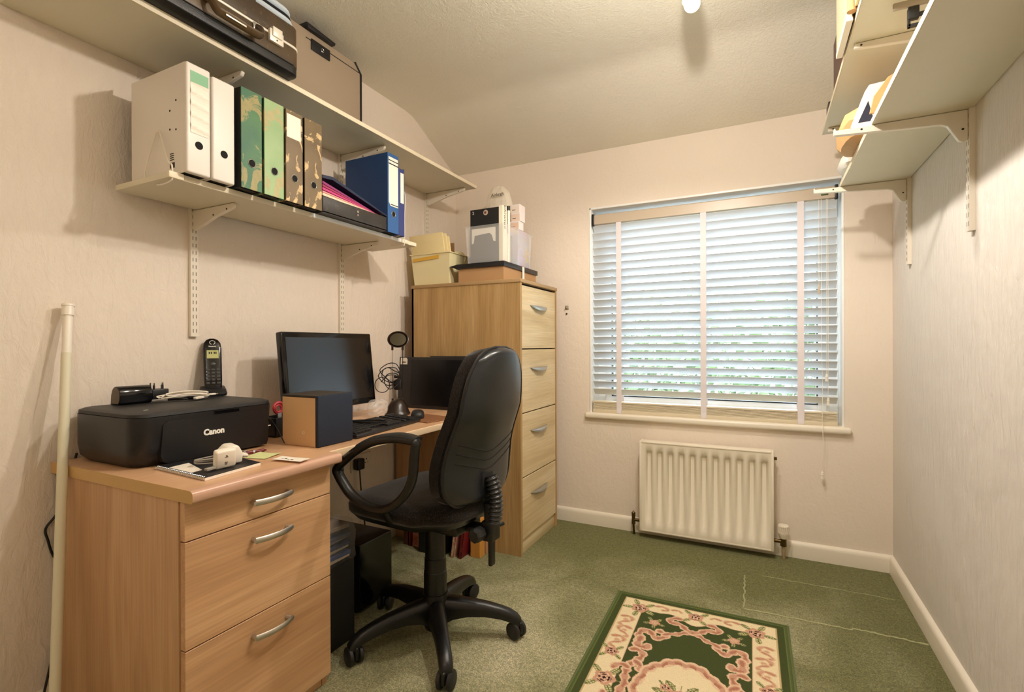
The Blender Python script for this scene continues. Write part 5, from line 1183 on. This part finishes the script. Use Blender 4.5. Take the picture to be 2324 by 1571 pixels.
# leaning extendable pole
M['pole'] = plain('cream_pole', 'ded8bf', 0.4)
po = thing('extendable_pole', 'long cream extendable pole leaning on the left wall beside the pedestal', 'pole', (-1.59, 0.604, 0))
A_, B_ = Vector((-1.590, 0.604, 0.004)), Vector((-1.797, 0.7235, 1.172)); L3 = lambda t_: A_.lerp(B_, t_)
q = MB(); q.cyl(L3(0), L3(0.88), 0.0122, 0.0122, 20); q.build('outer_tube', 'pole', po)
q = MB(); q.cyl(L3(0.88), L3(0.975), 0.0112, 0.0112, 20); q.build('inner_tube', 'white_plastic', po)
q = MB(); q.cyl(L3(0.972), L3(0.995), 0.0145, 0.0138, 20); q.cyl(L3(0.995), L3(1.0), 0.0155, 0.0155, 20); q.build('end_cap', 'white_plastic', po)
q = MB(); q.cyl(L3(0.0), L3(0.012), 0.017, 0.0155, 20); q.build('foot_cap', 'white_plastic', po)
q = MB(); q.tube(spline([(-1.812, 0.748, 0.735), (-1.8135, 0.738, 0.68), (-1.8135, 0.728, 0.62), (-1.8135, 0.700, 0.567), (-1.8135, 0.676, 0.534), (-1.8135, 0.681, 0.50), (-1.8135, 0.693, 0.451), (-1.812, 0.72, 0.40), (-1.812, 0.725, 0.33), (-1.812, 0.700, 0.22), (-1.80, 0.66, 0.05)], 5), 0.0032, 7)
solo(q, 'printer_cable', 'black', 'black cable looping down the left wall behind the pole', 'cable', (-1.81, 0.70, 0.5))

# ------------------------------------------------------------------ things on the right-hand shelves
RZ1_, RZ2_ = 1.7315, 1.9885
M['kraft'] = plain('kraft_paper', 'c79a66', 0.75, vary=0.12, bump=0.4, bscale=40)
M['white_paper_bag'] = plain('white_paper_bag', 'e6e0d6', 0.7, vary=0.05, bump=0.4, bscale=40)
q = MB(); crumple(q, (0.330, 2.12, RZ1_+0.062), (0.082, 0.15, 0.062), 21, 8, 0.10)
solo(q, 'paper_bag', 'kraft', 'crumpled brown paper bag hanging over the edge of the lower right shelf', 'bag', (0.33, 2.12, RZ1_), smooth=True, angle=25)
q = MB(); crumple(q, (0.345, 2.395, RZ1_+0.038), (0.062, 0.105, 0.038), 22, 8, 0.10)
solo(q, 'white_paper_bag', 'white_paper_bag', 'crumpled white paper bag at the window end of the lower right shelf', 'bag', (0.345, 2.395, RZ1_), smooth=True, angle=25)
q = MB(); q.obox((0.324, 2.44, RZ1_-0.0), (0.001, 0.001, 0.001)) if False else None
for k, (dy, lab) in enumerate(((0.0, 'farther'), (-0.022, 'nearer'))):
    q = MB(); q.prism([(0.38, RZ1_+0.0005), (0.268, RZ1_+0.0005), (0.262+0.006*k, RZ1_+0.02), (0.296, RZ1_+0.115), (0.308, RZ1_+0.135), (0.38, RZ1_+0.14)], 1, 1.935+dy, 1.940+dy, 0.001, 1)
    o = solo(q, 'white_envelope', 'paper', 'white pointed card standing behind the brown paper bag, '+lab+' of two', 'card', (0.32, 1.938+dy, RZ1_), 'white cards on the lower right shelf')
    if k == 1:
        q = MB(); q.prism([(0.278, RZ1_+0.02), (0.305, RZ1_+0.085), (0.320, RZ1_+0.02)], 1, 1.9125, 1.9129); q.build('dark_print', plain('navy_print', '20233a', 0.6), o)
q = MB(); q.prism([(0.38, RZ1_+0.0005), (0.290, RZ1_+0.0005), (0.300, RZ1_+0.05), (0.335, RZ1_+0.10), (0.38, RZ1_+0.12)], 1, 1.80, 1.806, 0.001, 1)
solo(q, 'kraft_card', 'kraft', 'small kraft envelope corner poking over the lower right shelf, nearest the bracket', 'envelope', (0.33, 1.803, RZ1_))
mt_ = thing('metal_stand', 'grey and black metal stand on the lower right shelf', 'stand', (0.42, 1.66, RZ1_))
q = MB(); q.box(0.318, 0.52, 1.648, 1.656, 1.938, 1.958, 0.003); q.box(0.505, 0.52, 1.645, 1.66, RZ1_+0.004, 1.945); q.box(0.47, 0.53, 1.60, 1.70, RZ1_+0.0003, RZ1_+0.006, 0.002); q.build('grey_arm', plain('grey_enamel', 'a39684', 0.4), mt_)
q = MB(); q.box(0.350, 0.374, 1.646, 1.662, 1.905, 1.937, 0.002); q.box(0.374, 0.50, 1.648, 1.660, 1.912, 1.920, 0.001); q.box(0.350, 0.50, 1.648, 1.660, 1.886, 1.893, 0.001); q.box(0.350, 0.355, 1.648, 1.660, 1.886, 1.906); q.box(0.495, 0.505, 1.648, 1.660, 1.886, 1.937); q.build('black_clamp', 'black_soft', mt_)
q = MB(); q.tube(spline([(0.47, 1.66, 1.880), (0.41, 1.665, 1.878), (0.382, 1.665, 1.860), (0.378, 1.665, 1.83), (0.388, 1.665, 1.79), (0.40, 1.665, RZ1_+0.006)], 5), 0.0052, 8); q.tube([(0.47, 1.66, 1.880), (0.497, 1.655, 1.886)], 0.0052, 8); q.build('curved_handle', 'black_soft', mt_)
M['mahogany'] = plain('mahogany_board', '4a1f18', 0.4, vary=0.15)
for (nm, mat, lab, cat, b_) in (
    ('wooden_board', 'mahogany', 'dark red-brown wooden board on edge at the front of the upper right shelf', 'board', (0.2465, 0.257, 1.40, 2.215, RZ2_, RZ2_+0.180)),
    ('dark_board', 'bk_black', 'very dark brown board standing behind the cream plastic sleeve', 'board', (0.2585, 0.270, 1.40, 2.235, RZ2_, RZ2_+0.285)),
    ('plastic_sleeve', 'sleeve', 'cream plastic sleeve of papers overhanging the upper right shelf', 'sleeve', (0.222, 0.2375, 1.715, 1.925, RZ2_-0.012, RZ2_+0.26)),
    ('card_tube', 'kraft', 'olive-tan card tube standing beside the cream plastic sleeve', 'tube', None),
    ('padded_envelope', 'manila', 'cream padded envelope standing on the upper right shelf beside the card tube', 'envelope', (0.236, 0.2455, 1.575, 1.672, RZ2_, RZ2_+0.25)),
    ('brown_folder', 'bk_brown2', 'tan-brown folder standing nearest the camera on the upper right shelf', 'folder', (0.2385, 0.2455, 1.50, 1.572, RZ2_, RZ2_+0.25)),
    ('small_black_box', 'black', 'small black box at the window end of the upper right shelf', 'box', (0.249, 0.29, 2.40, 2.47, RZ2_, RZ2_+0.05))):
    if mat == 'sleeve': M['sleeve'] = plain('cream_sleeve', 'ddd0ae', 0.3, vary=0.08)
    if mat == 'bk_brown2': M['bk_brown2'] = plain('tan_brown_card', 'a2714a', 0.6)
    q = MB()
    if b_: q.box(*b_, 0.002, 1); loc = ((b_[0]+b_[1])/2, (b_[2]+b_[3])/2, b_[4])
    else: q.cyl((0.2325, 1.694, RZ2_), (0.2325, 1.694, RZ2_+0.27), 0.0125, seg=18); loc = (0.2325, 1.694, RZ2_)
    o = solo(q, nm, mat, lab, cat, loc)
    if nm == 'plastic_sleeve':
        w_ = MB(); w_.prism([(0.221, RZ2_-0.013), (0.2385, RZ2_-0.013), (0.2385, RZ2_+0.0-0.002), (0.221, RZ2_+0.004)], 1, 1.714, 1.926, 0.001, 1); w_.build('clear_slider', 'white_plastic', o)

# ------------------------------------------------------------------ ceiling spotlight bar
mt, nt, b = nodes('lit_bulb'); nt.nodes.remove(b); em_ = nt.nodes.new('ShaderNodeEmission'); em_.inputs[0].default_value = (1, 0.90, 0.74, 1); em_.inputs[1].default_value = 7
nt.links.new(em_.outputs[0], nt.nodes['Material Output'].inputs[0]); M['bulb'] = mt
lt_ = thing('ceiling_spotlight', 'white ceiling spotlight bar with a glowing bulb at the top of the picture', 'ceiling light', (-0.2, 1.2, 2.4))
q = MB(); q.box(-0.235, -0.195, 0.40, 1.93, 2.372, 2.3995, 0.006, 3); q.build('bar', 'white_gloss', lt_)
for y, x in ((1.875, -0.215), (1.30, -0.17), (0.45, -0.12)):
    q = MB(); q.cyl((-0.215, y, 2.375), (-0.215, y, 2.345), 0.007, seg=12); q.build('knuckle', 'chrome', lt_)
    ax_ = Vector((0.12 if y > 1.5 else 0.35, 0.05, -1)).normalized(); c_ = Vector((-0.226, y-0.004, 2.345))
    q = MB(); q.tube([c_, c_+ax_*0.012, c_+ax_*0.055, c_+ax_*0.072], [0.012, 0.024, 0.030, 0.033], 24); hd2 = q.build('spot_shade', 'white_gloss', lt_)
    q = MB(); q.ell(c_+ax_*0.088, (0.028, 0.028, 0.026), 20, 12); q.build('bulb', 'bulb', hd2)

# ------------------------------------------------------------------ rug (woven pattern as colour per vertex)
RW, RL, ST = 0.625, 1.136, 0.0026
nx, ny = int(RW/ST)+1, int(RL/ST)+1
gx, gy = np.meshgrid(np.linspace(0, RW, nx), np.linspace(0, RL, ny))
def lin(h): return np.array(hexc(h)[:3])
GREEN, GRN2, CREAM, TAN, ROSE, DROSE, PINK, DARK, LEAFC = [lin(h) for h in ('48512f', '6d7a44', 'ead9b2', 'c7af82', 'c99a80', 'b07a62', 'e2c2a2', '3a1f28', '8f8f62')]
img = np.zeros((ny, nx, 3)); img[:] = GREEN
# fold the plane into one quarter
fx = np.minimum(gx, RW-gx); fy = np.minimum(gy, RL-gy)
def paint(mask, c): img[mask] = c
eb = np.minimum(fx, fy)
paint(eb < 0.012, lin('58633a')); paint((eb > 0.012) & (eb < 0.015), GRN2)
band = (fx > 0.038) & (fy > 0.036)
paint(band, TAN); band = (fx > 0.0425) & (fy > 0.040); paint(band, CREAM)
inner = ((fx > 0.120) & (fy > 0.118)); 
topw = 0.118+0.018*np.cos((gx-RW/2)*2*math.pi/0.29)+0.012*np.cos((gx-RW/2)*2*math.pi/0.145)
inner = (fx > 0.1195) & (fy > topw)
paint(((fx > 0.112) & (fx <= 0.1145)) & (fy > 0.165), TAN)
paint((fx > 0.116) & (fy > topw-0.004), PINK); paint(inner, GREEN)
def dseg(pts, X, Y):
    """distance to polyline and running parameter"""
    D = np.full(X.shape, 9.0); S = np.zeros(X.shape); acc = 0
    for (x0, y0), (x1, y1) in zip(pts[:-1], pts[1:]):
        dx, dy = x1-x0, y1-y0; L2 = dx*dx+dy*dy+1e-12
        t_ = np.clip(((X-x0)*dx+(Y-y0)*dy)/L2, 0, 1); d = np.hypot(X-x0-t_*dx, Y-y0-t_*dy)
        mk = d < D; D[mk] = d[mk]; S[mk] = acc+t_[mk]*math.sqrt(L2); acc += math.sqrt(L2)
    return D, S
def scroll(pts, w, cols=(PINK, ROSE, DROSE), n=6):
    P2 = [(p.x, p.y) for p in spline([(a, b_, 0) for a, b_ in pts], n)]
    D, S = dseg(P2, fx, fy)
    w_ = w*1.55*(1+0.25*np.sin(S*170)); paint(D < w_, cols[0]); paint(D < w_*0.62, cols[1]); paint((D < w_*0.33) & (np.sin(S*120) > -0.2), cols[2])
# chain of C-scrolls in the quarter
scroll([(0.146, 0.335), (0.140, 0.300), (0.142, 0.262), (0.165, 0.247), (0.180, 0.262), (0.196, 0.282), (0.220, 0.272), (0.226, 0.248), (0.205, 0.236)], 0.0095)
scroll([(0.150, 0.300), (0.146, 0.335), (0.152, 0.356), (0.176, 0.352), (0.180, 0.340)], 0.0105)
scroll([(0.136, 0.384), (0.150, 0.378), (0.172, 0.392), (0.172, 0.420), (0.160, 0.440), (0.150, 0.462), (0.142, 0.486), (0.144, 0.53), (0.152, 0.568)], 0.0090)
scroll([(0.160, 0.445), (0.178, 0.462), (0.180, 0.480)], 0.009)
scroll([(0.142, 0.486), (0.125, 0.478), (0.108, 0.488), (0.100, 0.505)], 0.0085)
scroll([(0.222, 0.250), (0.238, 0.238), (0.256, 0.232), (0.272, 0.222), (0.288, 0.208), (0.3125, 0.205)], 0.0075)
scroll([(0.262, 0.120), (0.244, 0.122), (0.228, 0.140), (0.232, 0.160), (0.252, 0.158), (0.270, 0.162), (0.290, 0.185), (0.3125, 0.196)], 0.0085)
# small curls in the cream bands
soft = (lin('dfc7a0'), lin('d0a184'), lin('c08a70'))
for cx, cy, sg in ((0.078, 0.212, 1), (0.082, 0.285, -1), (0.078, 0.355, 1)):
    scroll([(cx-0.022*sg, cy-0.024), (cx+0.004*sg, cy-0.030), (cx+0.020*sg, cy-0.014), (cx+0.010*sg, cy+0.004), (cx-0.004*sg, cy-0.004)], 0.0062, soft)
    scroll([(cx+0.010*sg, cy+0.004), (cx-0.012*sg, cy+0.016), (cx-0.020*sg, cy+0.032), (cx-0.002*sg, cy+0.040)], 0.0050, soft)
scroll([(0.162, 0.064), (0.185, 0.058), (0.205, 0.066), (0.208, 0.080), (0.192, 0.084)], 0.0055, soft)
scroll([(0.225, 0.066), (0.248, 0.062), (0.258, 0.072)], 0.005, soft)
def rose(cx, cy, r, leaves=5, rot=0.3, dark=True):
    dx, dy = fx-cx, fy-cy; rr_ = np.hypot(dx, dy); th = np.arctan2(dy, dx)
    for k in range(leaves):
        a_ = rot+2*math.pi*k/leaves; lx, ly = cx+1.35*r*math.cos(a_), cy+1.35*r*math.sin(a_)
        u = (fx-lx)*math.cos(a_)+(fy-ly)*math.sin(a_); v = -(fx-lx)*math.sin(a_)+(fy-ly)*math.cos(a_)
        e_ = (u/(0.62*r))**2+(v/(0.30*r))**2; paint(e_ < 1, LEAFC); paint((e_ < 0.55) & (np.sin(u*700) > 0), lin('d8cf9a')); paint((np.abs(v) < 0.0016) & (e_ < 1), lin('5a5f34'))
    pr_ = r*(0.92+0.12*np.cos(5*th+rot)); paint(rr_ < pr_, lin('d0a184')); paint(rr_ < pr_*0.82, ROSE)
    paint((rr_ < pr_*0.66) & (np.cos(5*th+2+rr_*500) > 0.1), PINK)
    if dark: paint((np.abs(rr_-r*0.42) < r*0.085) & (np.cos(4*th+1.0) > -0.35), DARK); paint((rr_ < r*0.16), DARK); paint((np.abs(rr_-r*0.62) < r*0.05) & (np.cos(3*th) > 0.5), DARK)
rose(0.107, 0.103, 0.034, 5, 0.5); rose(0.3125, 0.083, 0.030, 4, 0.75); rose(0.074, 0.424, 0.026, 4, 0.7); rose(0.088, 0.568, 0.036, 5, 0.2)
rose(0.176, 0.186, 0.021, 5, 0.25, False)
# central medallion
dx, dy = gx-RW/2, gy-RL/2; th = np.arctan2(dy/0.186, dx/0.140); rho = np.hypot(dx/0.140, dy/0.186)
lob = 1+0.05*np.abs(np.cos(5*th))+0.035*np.abs(np.cos(11*th+0.3))-0.04
paint(rho < lob*1.03, PINK); paint(rho < lob*0.97, ROSE); paint((rho < lob*0.93) & (np.cos(18*th) > 0), DROSE); paint(rho < lob*0.86, PINK); paint(rho < lob*0.82*(1+0.03*np.cos(14*th)), CREAM)
rose(0.3125, 0.568, 0.042, 8, 0.2); rose(0.268, 0.535, 0.018, 4, 0.9)
RA = math.radians(0.9)
o_r = thing('floral_rug', 'green rug with cream border and pink rose scrolls on the carpet', 'rug', (-0.228, 2.098, 0))
verts = []
rng = np.random.RandomState(2)
zz = 0.0085+rng.uniform(-0.0004, 0.0004, gx.shape); zz[(fx < 0.003) | (fy < 0.003)] = 0.002
ca_, sa_ = math.cos(RA), math.sin(RA)
# rug frame: x across from the far left corner, y towards the camera
X0 = Vector((-0.538, 2.092, 0))
wx = X0.x+gx*ca_+gy*sa_; wy = X0.y+gx*sa_-gy*ca_
vv = np.stack([wx-o_r.location.x, wy-o_r.location.y, zz], -1).reshape(-1, 3)
idx = np.arange(nx*ny).reshape(ny, nx)
fq = np.stack([idx[:-1, :-1], idx[1:, :-1], idx[1:, 1:], idx[:-1, 1:]], -1).reshape(-1, 4)
me = bpy.data.meshes.new('pile')
me.vertices.add(len(vv)); me.vertices.foreach_set('co', vv.ravel())
me.loops.add(fq.size); me.loops.foreach_set('vertex_index', fq.ravel())
me.polygons.add(len(fq)); me.polygons.foreach_set('loop_start', np.arange(0, fq.size, 4)); me.polygons.foreach_set('loop_total', np.full(len(fq), 4))
me.update(); me.validate()
at_ = me.color_attributes.new('weave', 'FLOAT_COLOR', 'POINT')
at_.data.foreach_set('color', np.concatenate([img, np.ones((ny, nx, 1))], -1).reshape(-1))
mt, nt, b = nodes('rug_weave'); va = nt.nodes.new('ShaderNodeVertexColor'); va.layer_name = 'weave'
nf = noise(nt, 500, (1, 1, 1), 2, 0.6)
nt.links.new(mixc(nt, 1.0, va.outputs[0], ramp(nt, nf, [(0.3, (0.8, 0.8, 0.8)), (0.7, (1.08, 1.08, 1.08))]), 'MULTIPLY'), b.inputs['Base Color'])
b.inputs['Roughness'].default_value = 1.0; b.inputs['Specular IOR Level'].default_value = 0.05; bumpn(nt, b, nf, 0.5, 0.002)
me.materials.append(mt); po_ = bpy.data.objects.new('pile', me); COL.objects.link(po_); po_.parent = o_r
q = MB(); pts = [(0, 0), (RW, 0), (RW, RL), (0, RL)]
P4 = [(X0.x+a*ca_+c*sa_, X0.y+a*sa_-c*ca_) for a, c in pts]
q.prism(P4, 2, 0.0006, 0.0068); q.build('backing', plain('rug_backing', '58633a', 0.9), o_r)
q = MB(); q.tube([(a, c, 0.0055) for a, c in P4], 0.0048, 6, True); q.build('bound_edge', plain('rug_binding', '5f6a3c', 0.9, vary=0.1), o_r)
